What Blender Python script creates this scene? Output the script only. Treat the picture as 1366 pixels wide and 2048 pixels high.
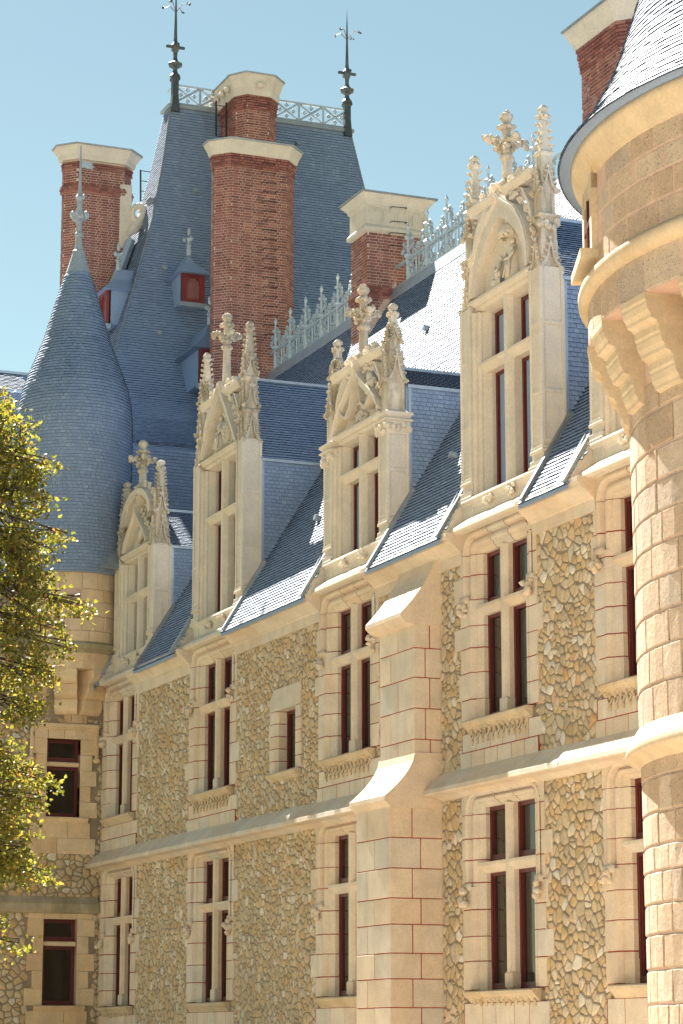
import bpy, math, random
import numpy as np
from mathutils import Vector, Matrix, noise
random.seed(7)
R = math.radians
for o in list(bpy.data.objects): bpy.data.objects.remove(o)
scene = bpy.context.scene
COL = scene.collection

# ------------------------------------------------------------------ camera
# solved from the facade's vanishing points; metres, X along the facade, Y into the building, Z up
FPX, CX, CY = 5100.0, 683.0, 1024.0
RM = np.array([[0.38042635, 0.18870425, 0.90535435],
               [0.92481122, -0.07762456, -0.37242265],
               [0.0, 0.97896125, -0.20404624]])
CAM = np.array([0.0, -17.4, 1.6])
cd = bpy.data.cameras.new('camera'); co = bpy.data.objects.new('camera', cd); COL.objects.link(co)
cd.sensor_fit = 'VERTICAL'; cd.sensor_height = 36.0; cd.lens = 36.0 * FPX / 2048.0
cd.clip_start = 0.1; cd.clip_end = 4000
M4 = Matrix([list(RM[i]) + [CAM[i]] for i in range(3)] + [[0, 0, 0, 1]]); co.matrix_world = M4
scene.camera = co

# ------------------------------------------------------------------ sky, sun, exposure
SUN = Vector((-0.68, -0.006, 0.73)).normalized()
world = bpy.data.worlds.new('World'); scene.world = world; world.use_nodes = True
wn = world.node_tree.nodes; wl = world.node_tree.links
bg = wn['Background']; sky = wn.new('ShaderNodeTexSky'); sky.sky_type = 'NISHITA'; sky.sun_disc = False
sky.sun_elevation = math.asin(SUN.z); sky.sun_rotation = math.atan2(SUN.x, SUN.y)
sky.air_density = 1.0; sky.dust_density = 0.15; sky.ozone_density = 2.0; sky.altitude = 100
tint = wn.new('ShaderNodeMix'); tint.data_type = 'RGBA'; tint.blend_type = 'MULTIPLY'; tint.inputs[0].default_value = 1.0
tint.inputs[7].default_value = (0.755, 0.735, 0.535, 1)          # hazy, slightly greenish summer sky
wl.new(sky.outputs[0], tint.inputs[6]); wl.new(tint.outputs[2], bg.inputs[0]); bg.inputs[1].default_value = 0.05
sl = bpy.data.lights.new('sun', 'SUN'); so = bpy.data.objects.new('sun', sl); COL.objects.link(so)
sl.energy = 5.0; sl.angle = R(0.53); sl.color = (1.0, 0.945, 0.86)
so.rotation_euler = SUN.to_track_quat('Z', 'Y').to_euler(); so.location = (-30, -40, 60)
vs = scene.view_settings; vs.view_transform = 'Standard'; vs.look = 'None'; vs.gamma = 1.0
vs.use_curve_mapping = False; vs.exposure = 2.13
scene.render.engine = 'CYCLES'
scene.render.resolution_x = 683; scene.render.resolution_y = 1024

# ------------------------------------------------------------------ pixel -> place
def ray(px, py): return RM @ np.array([px - CX, -(py - CY), -FPX])
def onY(px, py, y=0.0):
    d = ray(px, py); return CAM + (y - CAM[1]) / d[1] * d
def onX(px, py, x):
    d = ray(px, py); return CAM + (x - CAM[0]) / d[0] * d

# ------------------------------------------------------------------ mesh builder
WO = {}
def reg(o, w): WO[o.name] = Vector(w)
def empty(name, loc, label=None, cat=None, parent=None):
    o = bpy.data.objects.new(name, None); COL.objects.link(o); o.empty_display_size = 0.5
    if parent: o.parent = parent; o.location = Vector(loc) - WO[parent.name]
    else: o.location = loc
    reg(o, loc)
    if label: o['label'] = label
    if cat: o['category'] = cat
    return o
def newmesh(name, v, f, rnd=None, smooth=False):
    me = bpy.data.meshes.new(name); me.from_pydata(v, [], f)
    if rnd is not None:
        a = me.attributes.new('rnd', 'FLOAT', 'FACE')
        if isinstance(rnd, (int, float)): rnd = [rnd] * len(f)
        a.data.foreach_set('value', rnd)
    if smooth: me.polygons.foreach_set('use_smooth', [True] * len(f))
    me.update(); return me
def link(name, me, mat, parent, wloc, kind=None, rot=None):
    o = bpy.data.objects.new(name, me); COL.objects.link(o)
    if mat and not me.materials: me.materials.append(mat)
    if parent: o.parent = parent; o.location = Vector(wloc) - WO[parent.name]
    else: o.location = wloc
    if rot: o.rotation_euler = rot
    reg(o, wloc)
    if kind: o['kind'] = kind
    return o

def ico(sub):
    t = (1 + 5 ** .5) / 2
    v = [(-1,t,0),(1,t,0),(-1,-t,0),(1,-t,0),(0,-1,t),(0,1,t),(0,-1,-t),(0,1,-t),(t,0,-1),(t,0,1),(-t,0,-1),(-t,0,1)]
    v = [Vector(a).normalized() for a in v]
    f = [(0,11,5),(0,5,1),(0,1,7),(0,7,10),(0,10,11),(1,5,9),(5,11,4),(11,10,2),(10,7,6),(7,1,8),(3,9,4),(3,4,2),(3,2,6),(3,6,8),(3,8,9),(4,9,5),(2,4,11),(6,2,10),(8,6,7),(9,8,1)]
    for _ in range(sub):
        c = {}; nf = []
        def mid(a, b):
            k = (min(a, b), max(a, b))
            if k not in c: v.append(((v[a] + v[b]) / 2).normalized()); c[k] = len(v) - 1
            return c[k]
        for a, b, d in f:
            x, y, z = mid(a, b), mid(b, d), mid(d, a); nf += [(a, x, z), (b, y, x), (d, z, y), (x, y, z)]
        f = nf
    return v, f
ICO1 = ico(1); ICO2 = ico(2)

class MB:
    def __init__(s): s.v = []; s.f = []; s.r = []
    def add(s, vs, fs, r=None):
        n = len(s.v); s.v += [tuple(p) for p in vs]; s.f += [tuple(i + n for i in q) for q in fs]
        if r is None: r = random.random()
        s.r += list(r) if isinstance(r, (list, tuple)) else [r] * len(fs)
    def box(s, x0, x1, y0, y1, z0, z1, b=0.0, r=None):
        if b <= 0:
            s.add([(x, y, z) for x in (x0, x1) for y in (y0, y1) for z in (z0, z1)],
                  [(0,1,3,2),(4,6,7,5),(0,4,5,1),(2,3,7,6),(0,2,6,4),(1,5,7,3)], r); return
        c = ((x0+x1)/2, (y0+y1)/2, (z0+z1)/2); h = (abs(x1-x0)/2, abs(y1-y0)/2, abs(z1-z0)/2)
        b = min(b, min(h) * .9); vs = []; idx = {}
        for sx in (-1, 1):
            for sy in (-1, 1):
                for sz in (-1, 1):
                    for ax in range(3):
                        q = [sx*(h[0]-b), sy*(h[1]-b), sz*(h[2]-b)]; q[ax] = (sx, sy, sz)[ax]*h[ax]
                        idx[(sx, sy, sz, ax)] = len(vs); vs.append((c[0]+q[0], c[1]+q[1], c[2]+q[2]))
        fs = []
        for ax in range(3):
            for sg in (-1, 1):
                cor = []
                for a, bb in ((-1,-1),(1,-1),(1,1),(-1,1)):
                    k = [0,0,0]; k[ax] = sg; k[(ax+1)%3] = a; k[(ax+2)%3] = bb; cor.append(idx[(k[0],k[1],k[2],ax)])
                fs.append(tuple(cor if sg > 0 else cor[::-1]))
        for ax in range(3):
            u, w = (ax+1)%3, (ax+2)%3
            for a in (-1, 1):
                for bb in (-1, 1):
                    k0 = [0,0,0]; k1 = [0,0,0]; k0[ax] = -1; k1[ax] = 1; k0[u] = k1[u] = a; k0[w] = k1[w] = bb
                    q = (idx[(*k0,u)], idx[(*k1,u)], idx[(*k1,w)], idx[(*k0,w)]); fs.append(q if a*bb > 0 else q[::-1])
        for sx in (-1, 1):
            for sy in (-1, 1):
                for sz in (-1, 1):
                    q = tuple(idx[(sx,sy,sz,a)] for a in range(3)); fs.append(q if sx*sy*sz > 0 else q[::-1])
        s.add(vs, fs, r)
    def prism(s, poly, fn0, fn1, r=None):
        """poly: 2-D points; fn0/fn1 map a 2-D point to the two end faces"""
        n = len(poly); vs = [fn0(p) for p in poly] + [fn1(p) for p in poly]
        fs = [tuple(range(n-1, -1, -1)), tuple(range(n, 2*n))] + [(i, (i+1)%n, n+(i+1)%n, n+i) for i in range(n)]
        s.add(vs, fs, r)
    def xprism(s, poly, x0, x1, r=None): s.prism(poly, lambda p: (x0, p[0], p[1]), lambda p: (x1, p[0], p[1]), r)
    def yprism(s, poly, y0, y1, r=None): s.prism(poly, lambda p: (p[0], y0, p[1]), lambda p: (p[0], y1, p[1]), r)
    def zprism(s, poly, z0, z1, r=None): s.prism(poly, lambda p: (p[0], p[1], z0), lambda p: (p[0], p[1], z1), r)
    def tube(s, path, rad, n=6, r=None, cap=True):
        path = [Vector(p) for p in path]
        if not isinstance(rad, (list, tuple)): rad = [rad]*len(path)
        vs = []; fs = []
        for i, p in enumerate(path):
            t = (path[min(i+1, len(path)-1)] - path[max(i-1, 0)]).normalized()
            a = t.cross(Vector((0, 0, 1)));
            if a.length < .05: a = Vector((1, 0, 0))
            a.normalize(); b = t.cross(a)
            for k in range(n):
                w = 2*math.pi*k/n; vs.append(p + (a*math.cos(w) + b*math.sin(w))*rad[i])
        for i in range(len(path)-1):
            for k in range(n): fs.append((i*n+k, i*n+(k+1)%n, (i+1)*n+(k+1)%n, (i+1)*n+k))
        if cap: fs += [tuple(range(n-1, -1, -1)), tuple(range(len(vs)-n, len(vs)))]
        s.add(vs, fs, r)
    def lathe(s, prof, c, n=16, r=None, a0=0.0, sq=False):
        vs = []; fs = []; m = len(prof)
        for rr, z in prof:
            for k in range(n):
                w = a0 + 2*math.pi*k/n; vs.append((c[0]+rr*math.cos(w), c[1]+rr*math.sin(w), c[2]+z))
        for i in range(m-1):
            for k in range(n): fs.append((i*n+k, i*n+(k+1)%n, (i+1)*n+(k+1)%n, (i+1)*n+k))
        fs += [tuple(range(n-1, -1, -1)), tuple(range((m-1)*n, m*n))]
        s.add(vs, fs, r)
    def sq(s, c, prof, r=None):
        """square-plan lathe: prof of (half width, z)"""
        s.lathe([(w*1.41421, z) for w, z in prof], c, 4, r, math.pi/4)
    def blob(s, c, rad, j=.18, r=None, sub=1):
        V, F = ICO1 if sub == 1 else ICO2
        if isinstance(rad, (int, float)): rad = (rad,)*3
        s.add([(c[0]+p.x*rad[0]*(1+random.uniform(-j, j)), c[1]+p.y*rad[1]*(1+random.uniform(-j, j)), c[2]+p.z*rad[2]*(1+random.uniform(-j, j))) for p in V], F, r)
    def leafy(s, c, sp, n, rad):
        for _ in range(n):
            q = [c[i] + random.uniform(-1, 1)*sp[i] for i in range(3)]
            s.blob(q, [rad*random.uniform(.6, 1.25) for _ in range(3)], .3)
    def crocket(s, c, d, k):
        """a curled leaf standing off along d (x,y,z), size k"""
        c = Vector(c); d = Vector(d)
        s.blob(c + d*k*.35, (k*.38, k*.38, k*.5), .2); s.blob(c + d*k*.85 + Vector((0, 0, k*.25)), (k*.36, k*.36, k*.3), .25)
        s.blob(c + d*k*.95 - Vector((0, 0, k*.15)), k*.24, .25)
    def build(s, name, mat, parent=None, smooth=False, kind=None, origin=None):
        if not s.v: return None
        a = np.array(s.v, dtype=float)
        c = Vector(origin) if origin is not None else Vector((a.min(0) + a.max(0)) / 2)
        me = newmesh(name, (a - np.array(c)).tolist(), s.f, s.r, smooth)
        return link(name, me, mat, parent, c, kind)

class Pieces:
    """alike pieces: the nearest n become parts of their own, the rest one 'stuff' part"""
    def __init__(s): s.p = []
    def add(s, v, f, r=None): s.p.append((v, f, random.random() if r is None else r))
    def emit(s, name, rest, mat, parent, n=300, smooth=False, key=None):
        def dist(p):
            c = np.mean(np.array(p[0], dtype=float), 0)
            if key is not None and not key(c): return 1e9
            return float(np.linalg.norm(c - CAM))
        if len(s.p) > n: s.p.sort(key=dist)
        for v, f, r in s.p[:n]:
            a = np.array(v, dtype=float); c = a.mean(0)
            me = newmesh(name, (a - c).tolist(), f, r, smooth); link(name, me, mat, parent, c)
        if len(s.p) > n:
            m = MB()
            for v, f, r in s.p[n:]: m.add(v, f, r)
            m.build(rest, mat, parent, smooth, 'stuff')

# ------------------------------------------------------------------ materials
def newmat(name):
    m = bpy.data.materials.new(name); m.use_nodes = True; nt = m.node_tree
    return m, nt, nt.nodes['Principled BSDF']
def val(nt, x):
    n = nt.nodes.new('ShaderNodeValue'); n.outputs[0].default_value = x; return n.outputs[0]
def math_(nt, op, a, b):
    n = nt.nodes.new('ShaderNodeMath'); n.operation = op
    for i, x in enumerate((a, b)):
        if x is None: continue
        if isinstance(x, (int, float)): n.inputs[i].default_value = x
        else: nt.links.new(x, n.inputs[i])
    return n.outputs[0]
def rnd_(nt):
    a = nt.nodes.new('ShaderNodeAttribute'); a.attribute_name = 'rnd'
    return a.outputs['Fac']
def noise_(nt, scale, det=4, rough=.6, sx=(1, 1, 1)):
    g = nt.nodes.new('ShaderNodeNewGeometry'); mp = nt.nodes.new('ShaderNodeMapping'); mp.inputs['Scale'].default_value = sx
    nt.links.new(g.outputs['Position'], mp.inputs[0])
    n = nt.nodes.new('ShaderNodeTexNoise'); n.inputs['Scale'].default_value = scale; n.inputs['Detail'].default_value = det; n.inputs['Roughness'].default_value = rough
    nt.links.new(mp.outputs[0], n.inputs['Vector']); return n.outputs['Fac']
def ramp_(nt, fac, stops, interp='LINEAR'):
    n = nt.nodes.new('ShaderNodeValToRGB'); cr = n.color_ramp; cr.interpolation = interp
    while len(cr.elements) < len(stops): cr.elements.new(.5)
    for e, (p, c) in zip(cr.elements, stops): e.position = p; e.color = (*c, 1)
    nt.links.new(fac, n.inputs[0]); return n.outputs[0]
def mix_(nt, fac, a, b, mode='MIX'):
    n = nt.nodes.new('ShaderNodeMix'); n.data_type = 'RGBA'; n.blend_type = mode
    for i, x in ((0, fac), (6, a), (7, b)):
        if isinstance(x, (int, float)): n.inputs[i].default_value = x
        elif isinstance(x, tuple): n.inputs[i].default_value = (*x, 1)
        else: nt.links.new(x, n.inputs[i])
    return n.outputs[2]
def bump_(nt, bsdf, h, dist, strength=1.0):
    b = nt.nodes.new('ShaderNodeBump'); b.inputs['Strength'].default_value = strength; b.inputs['Distance'].default_value = dist
    nt.links.new(h, b.inputs['Height']); nt.links.new(b.outputs[0], bsdf.inputs['Normal'])
def g3(v): return (v, v, v)

def stone_mat(name, stops, mott=.25, fine=40, bd=.006, stain=None, rough=.88, pits=False, stain_scale=.9, stain_at=(.56, .72)):
    m, nt, b = newmat(name)
    c = ramp_(nt, rnd_(nt), stops)
    n1 = noise_(nt, 2.3, 5); n2 = noise_(nt, fine, 4, .7)
    lo = 1 - mott
    c = mix_(nt, 1.0, c, ramp_(nt, n1, [(.3, g3(lo)), (.7, (1.04, 1.03, 1.0))]), 'MULTIPLY')
    c = mix_(nt, 1.0, c, ramp_(nt, n2, [(.3, g3(.86)), (.68, g3(1.05))]), 'MULTIPLY')
    if stain:
        n3 = noise_(nt, stain_scale, 6, .65, (1.5, 1.5, .38))
        c = mix_(nt, ramp_(nt, n3, [(stain_at[0], g3(0)), (stain_at[1], g3(.75))]), c, stain)
    h = n2
    if pits:
        n4 = noise_(nt, 55, 3, .5); p = ramp_(nt, n4, [(.30, g3(0)), (.37, g3(1))])
        c = mix_(nt, 1.0, c, ramp_(nt, p, [(0, g3(.62)), (1, g3(1))]), 'MULTIPLY')
        h = math_(nt, 'ADD', math_(nt, 'MULTIPLY', p, 1.2), n2); h = math_(nt, 'ADD', h, math_(nt, 'MULTIPLY', noise_(nt, 9, 4, .6), 1.3))
    nt.links.new(c, b.inputs['Base Color']); b.inputs['Roughness'].default_value = rough
    b.inputs['Specular IOR Level'].default_value = .25
    bump_(nt, b, h, bd); return m
def flat_mat(name, col, rough=.6, metal=0.0, var=.12, scale=6, spec=.5, bd=0.0):
    m, nt, b = newmat(name)
    n1 = noise_(nt, scale, 5, .65)
    c = mix_(nt, 1.0, (*col,), ramp_(nt, n1, [(.3, g3(1-var)), (.7, g3(1+var))]), 'MULTIPLY')
    r = mix_(nt, 1.0, c, ramp_(nt, rnd_(nt), [(0, g3(1-var)), (1, g3(1+var))]), 'MULTIPLY')
    nt.links.new(r, b.inputs['Base Color']); b.inputs['Roughness'].default_value = rough; b.inputs['Metallic'].default_value = metal
    b.inputs['Specular IOR Level'].default_value = spec
    if bd: bump_(nt, b, n1, bd)
    return m
M = {}
M['cream'] = stone_mat('carved_cream_limestone', [(0, (.70, .62, .51)), (.5, (.74, .66, .54)), (1, (.68, .61, .52))], .14, 30, .004, (.42, .37, .28), stain_scale=1.6, stain_at=(.60, .80))
M['lichen'] = stone_mat('lichened_limestone', [(0, (.64, .56, .44)), (.5, (.70, .62, .50)), (1, (.56, .48, .37))], .25, 30, .006, (.27, .22, .14), stain_scale=3.5, stain_at=(.46, .66))
M['ashlar'] = stone_mat('dressed_limestone', [(0, (.72, .57, .42)), (.18, (.76, .64, .50)), (.36, (.66, .60, .51)), (.52, (.75, .60, .44)), (.68, (.70, .62, .51)), (.84, (.78, .66, .51)), (1, (.68, .54, .40))], .18, 34, .005, (.56, .43, .29), stain_at=(.52, .74), stain_scale=1.4)
M['warm'] = stone_mat('honey_ashlar', [(0, (.77, .56, .34)), (.3, (.81, .62, .40)), (.65, (.79, .63, .44)), (1, (.73, .52, .30))], .2, 30, .005, (.40, .25, .12), stain_at=(.55, .75))
M['greenstain'] = stone_mat('weathered_string_stone', [(0, (.48, .41, .28)), (1, (.55, .47, .33))], .3, 26, .006, (.25, .22, .10), stain_at=(.45, .62))
M['rubble'] = stone_mat('rubble_limestone', [(0, (.60, .43, .23)), (.14, (.69, .53, .33)), (.28, (.56, .45, .31)), (.42, (.72, .57, .37)), (.56, (.66, .46, .24)), (.68, (.74, .63, .47)), (.8, (.62, .50, .34)), (.92, (.82, .76, .65)), (1, (.68, .41, .20))], .25, 24, .010, pits=True)
M['mortar'] = stone_mat('rubble_mortar', [(0, (.33, .265, .19)), (1, (.39, .315, .23))], .25, 30, .01)
M['redjoint'] = flat_mat('red_lime_joint', (.30, .045, .028), .9, 0, .2, 12)
M['tower'] = stone_mat('tower_limestone', [(0, (.50, .36, .245)), (.2, (.58, .44, .315)), (.4, (.49, .39, .30)), (.6, (.61, .49, .365)), (.8, (.54, .40, .275)), (1, (.46, .34, .235))], .2, 22, .012, (.42, .31, .21), pits=True, stain_scale=.7)
M['towertrim'] = stone_mat('tower_moulding_stone', [(0, (.60, .48, .32)), (1, (.65, .53, .37))], .2, 24, .006, (.48, .35, .19), stain_at=(.5, .7))
M['pinkmortar'] = stone_mat('pink_mortar', [(0, (.64, .43, .34)), (1, (.66, .48, .39))], .2, 22, .006)
M['brick'] = stone_mat('chimney_brick', [(0, (.24, .09, .078)), (.25, (.33, .125, .10)), (.5, (.40, .165, .13)), (.7, (.29, .11, .095)), (.88, (.47, .22, .17)), (1, (.17, .08, .075))], .28, 40, .006, (.19, .10, .085), stain_scale=1.2, stain_at=(.55, .8))
M['brickmortar'] = stone_mat('brick_mortar', [(0, (.66, .53, .45)), (1, (.72, .59, .50))], .2, 30, .006)
M['zinc'] = flat_mat('zinc_sheet', (.40, .45, .49), .42, .55, .14, 3)
M['lead'] = flat_mat('old_lead', (.30, .33, .35), .5, .5, .2, 5)
M['iron'] = flat_mat('wrought_iron', (.03, .03, .03), .6, .3, .2, 8)
M['darklead'] = flat_mat('weathered_lead_finial', (.10, .115, .12), .55, .5, .3, 9)
M['cresting'] = flat_mat('cresting_zinc', (.40, .46, .50), .5, .2, .2, 14, bd=.004)
M['maroon'] = flat_mat('maroon_paint', (.105, .016, .016), .38, 0, .12, 10)
M['redwood'] = flat_mat('dull_red_painted_wood', (.19, .026, .024), .5, 0, .2, 8)
M['gravel'] = flat_mat('pale_gravel', (.64, .53, .42), .95, 0, .2, 9, .2, .02)
M['grass'] = flat_mat('mown_grass', (.20, .18, .125), .95, 0, .3, 4, .2, .03)
M['bark'] = flat_mat('lime_bark', (.10, .075, .05), .9, 0, .3, 9, .2, .02)

def slate_mat():
    m, nt, b = newmat('blue_slate')
    c = ramp_(nt, rnd_(nt), [(0, (.225, .295, .415)), (.25, (.255, .335, .465)), (.5, (.235, .31, .44)), (.72, (.275, .355, .49)), (.88, (.24, .32, .45)), (.92, (.31, .385, .50)), (.985, (.25, .33, .46)), (.995, (.03, .038, .055))])  # last stop: shadow line between courses, painted on the edge faces
    n1 = noise_(nt, 1.1, 5, .6); n2 = noise_(nt, 30, 4, .6)
    c = mix_(nt, 1.0, c, ramp_(nt, n1, [(.3, g3(.93)), (.7, (1.05, 1.05, 1.04))]), 'MULTIPLY')
    c = mix_(nt, 1.0, c, ramp_(nt, n2, [(.3, g3(.88)), (.7, g3(1.08))]), 'MULTIPLY')
    nt.links.new(c, b.inputs['Base Color'])
    rr = ramp_(nt, rnd_(nt), [(0, g3(.50)), (.93, g3(.66))]); nt.links.new(rr, b.inputs['Roughness'])
    b.inputs['Specular IOR Level'].default_value = .34
    bump_(nt, b, n2, .003); return m
M['slate'] = slate_mat()
def glass_mat():
    m, nt, b = newmat('dark_window_glass')
    b.inputs['Base Color'].default_value = (.018, .014, .010, 1); b.inputs['Roughness'].default_value = .06
    n1 = noise_(nt, 1.7, 2); bump_(nt, b, n1, .01, .35); return m
M['glass'] = glass_mat()
def leaf_mat():
    m, nt, b = newmat('lime_leaf')
    c = ramp_(nt, rnd_(nt), [(0, (.085, .10, .022)), (.4, (.135, .15, .033)), (.75, (.21, .20, .045)), (.93, (.28, .21, .055)), (1, (.28, .14, .05))])
    nt.links.new(c, b.inputs['Base Color']); b.inputs['Roughness'].default_value = .42
    t = nt.nodes.new('ShaderNodeBsdfTranslucent'); mx = nt.nodes.new('ShaderNodeMixShader'); mx.inputs[0].default_value = .5
    c2 = mix_(nt, 1.0, c, (1.9, 1.75, 1.0), 'MULTIPLY'); nt.links.new(c2, t.inputs[0])
    out = nt.nodes['Material Output']; nt.links.new(b.outputs[0], mx.inputs[1]); nt.links.new(t.outputs[0], mx.inputs[2]); nt.links.new(mx.outputs[0], out.inputs[0])
    return m
M['leaf'] = leaf_mat()

# ------------------------------------------------------------------ shared surface builders
def srnd():
    x = random.random()*.93; return [x, 1.0, x, x]      # broken lower edge painted near-black as the shadow line under each slate
def slates_flat(pc, O, U, V, N, rows, uspan, e=.085, w=.125, skip=None):
    """courses on a plane: O origin, U along, V up the slope, N out; uspan(v)->(u0,u1)"""
    O, U, V, N = Vector(O), Vector(U).normalized(), Vector(V).normalized(), Vector(N).normalized()
    for i in range(rows):
        v0 = i*e; ua, ub = uspan(v0)
        if ub - ua < .02: continue
        u = ua - (w*.5 if i % 2 else 0) - random.uniform(0, .02)
        while u < ub:
            wd = w*random.uniform(.94, 1.06); a = max(u, ua); b = min(u + wd, ub); u += wd
            if b - a < .015: continue
            if skip and skip((a+b)/2, v0): continue
            j = random.uniform(-.004, .004); t = random.uniform(.020, .028); g = .004
            A, B = O + U*(a+g), O + U*(b-g); v1 = v0 + e + .012
            vs = [A + V*(v0+j) + N*t, B + V*(v0+j+random.uniform(-.002, .002)) + N*t, B + V*v1 + N*.002, A + V*v1 + N*.002, A + V*(v0+j) , B + V*(v0+j)]
            pc.add(vs, [(0, 1, 2, 3), (4, 5, 1, 0), (4, 0, 3), (1, 5, 2)], srnd())
def slates_round(pc, c, prof, a0, a1, e=.085, w=.125, tk=1.0):
    """courses on a surface of revolution; prof (r,z) from bottom to top; angles a0..a1"""
    cum = [0]
    for i in range(len(prof)-1): cum.append(cum[-1] + math.hypot(prof[i+1][0]-prof[i][0], prof[i+1][1]-prof[i][1]))
    def at(s):
        s = min(max(s, 0), cum[-1]-1e-6)
        for i in range(len(prof)-1):
            if s <= cum[i+1]:
                t = (s-cum[i])/(cum[i+1]-cum[i]); return prof[i][0]+(prof[i+1][0]-prof[i][0])*t, prof[i][1]+(prof[i+1][1]-prof[i][1])*t
    rows = int(cum[-1]/e)
    for i in range(rows):
        r0, z0 = at(i*e); r1, z1 = at(i*e + e + .012)
        if r0 < .05: continue
        n = max(8, int(2*math.pi*r0/w)); st = 2*math.pi/n; k0 = int(a0/st) - 1
        a = k0*st + (st*.5 if i % 2 else 0)
        dr, dz = r1-r0, z1-z0; L = math.hypot(dr, dz) or 1; nr, nz = dz/L, -dr/L
        while a < a1:
            b = a + st*random.uniform(.94, 1.06); t = random.uniform(.020, .028)*tk; j = random.uniform(-.004, .004); g = .004/r0
            def P(rr, zz, an, l): return (c[0]+(rr+nr*l)*math.cos(an), c[1]+(rr+nr*l)*math.sin(an), zz+nz*l)
            if a >= a0:
                vs = [P(r0, z0+j, a+g, t), P(r0, z0+j, b-g, t), P(r1, z1, b-g, .002), P(r1, z1, a+g, .002), P(r0, z0+j, a+g, 0), P(r0, z0+j, b-g, 0)]
                pc.add(vs, [(0, 1, 2, 3), (4, 5, 1, 0), (4, 0, 3), (1, 5, 2)], srnd())
            a = b

def clip(poly, px, py, nx, ny):
    out = []; n = len(poly)
    for i in range(n):
        a, b = poly[i], poly[(i+1) % n]
        da = (a[0]-px)*nx + (a[1]-py)*ny; db = (b[0]-px)*nx + (b[1]-py)*ny
        if da <= 0: out.append(a)
        if da*db < 0:
            t = da/(da-db); out.append((a[0]+(b[0]-a[0])*t, a[1]+(b[1]-a[1])*t))
    return out
def rubble(pc, x0, x1, z0, z1, fn, s=.2, seed=1, drop=.27, holes=(), joint=.009):
    """irregular fitted stones in a rectangle; fn(u,w,d) -> place, d out of the wall"""
    rg = random.Random(seed); sx, sz = s*1.12, s*.86
    nx, nz = int((x1-x0)/sx)+3, int((z1-z0)/sz)+3; g = {}
    for j in range(-1, nz):
        for i in range(-1, nx):
            if rg.random() < drop: continue
            ss = []
            ss.append((x0+(i+.5+(.5 if j % 2 else 0)+rg.uniform(-.40, .40))*sx, z0+(j+.5+rg.uniform(-.36, .36))*sz))
            if rg.random() < .30: ss.append((ss[0][0]+rg.uniform(-.4, .4)*sx, ss[0][1]+rg.uniform(.25, .45)*sz))
            g[(i, j)] = ss
    for (i, j), ss in g.items():
        for k, (px, pz) in enumerate(ss):
            poly = [(x0, z0), (x1, z0), (x1, z1), (x0, z1)]
            for dj in (-2, -1, 0, 1, 2):
                for di in (-3, -2, -1, 0, 1, 2, 3):
                    for k2, (qx, qz) in enumerate(g.get((i+di, j+dj), ())):
                        if di == 0 and dj == 0 and k2 == k: continue
                        poly = clip(poly, (px+qx)/2, (pz+qz)/2, qx-px, qz-pz)
                        if len(poly) < 3: break
                    if len(poly) < 3: break
                if len(poly) < 3: break
            if len(poly) < 3: continue
            cx = sum(p[0] for p in poly)/len(poly); cz = sum(p[1] for p in poly)/len(poly)
            if any(a < cx < b and c < cz < d for a, b, c, d in holes): continue
            inr = 1e9; ar = 0
            for m in range(len(poly)):
                a, b = poly[m], poly[(m+1) % len(poly)]; L = math.hypot(b[0]-a[0], b[1]-a[1]) or 1e-6
                inr = min(inr, abs((b[0]-a[0])*(a[1]-cz)-(a[0]-cx)*(b[1]-a[1]))/L); ar += a[0]*b[1]-b[0]*a[1]
            if abs(ar) < .004 or inr < .018: continue
            jt = joint*rg.uniform(.6, 1.5); f = 1 - min(.5, jt/inr)
            poly = [(cx+(p[0]-cx)*f, cz+(p[1]-cz)*f) for p in poly]
            q = []; ct = rg.uniform(.07, .20)
            for m in range(len(poly)):
                a, b = poly[m], poly[(m+1) % len(poly)]
                if math.hypot(b[0]-a[0], b[1]-a[1]) < .02: q.append(((a[0]+b[0])/2, (a[1]+b[1])/2)); continue
                q.append((a[0]+(b[0]-a[0])*ct, a[1]+(b[1]-a[1])*ct)); q.append((a[0]+(b[0]-a[0])*(1-ct), a[1]+(b[1]-a[1])*(1-ct)))
            n = len(q)
            if n < 3: continue
            d = rg.uniform(.012, .030); ta, tb = rg.uniform(-.05, .05), rg.uniform(-.05, .05); vs = []
            for fac, dd in ((1, -.014), (.96, d*.75), (.62, d)):
                for p in q:
                    ux, uz = (p[0]-cx)*fac, (p[1]-cz)*fac
                    vs.append(fn(cx+ux, cz+uz, dd+(ta*ux+tb*uz if dd > 0 else 0)+(rg.uniform(-.004, .004) if dd > 0 else 0)))
            vs.append(fn(cx, cz, d*1.05))
            fs = [(r*n+m, r*n+(m+1) % n, (r+1)*n+(m+1) % n, (r+1)*n+m) for r in (0, 1) for m in range(n)] + [(2*n+m, 2*n+(m+1) % n, 3*n) for m in range(n)]
            pc.add(vs, fs, rg.random())
FAC = lambda u, w, d: (u, -d, w)

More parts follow.
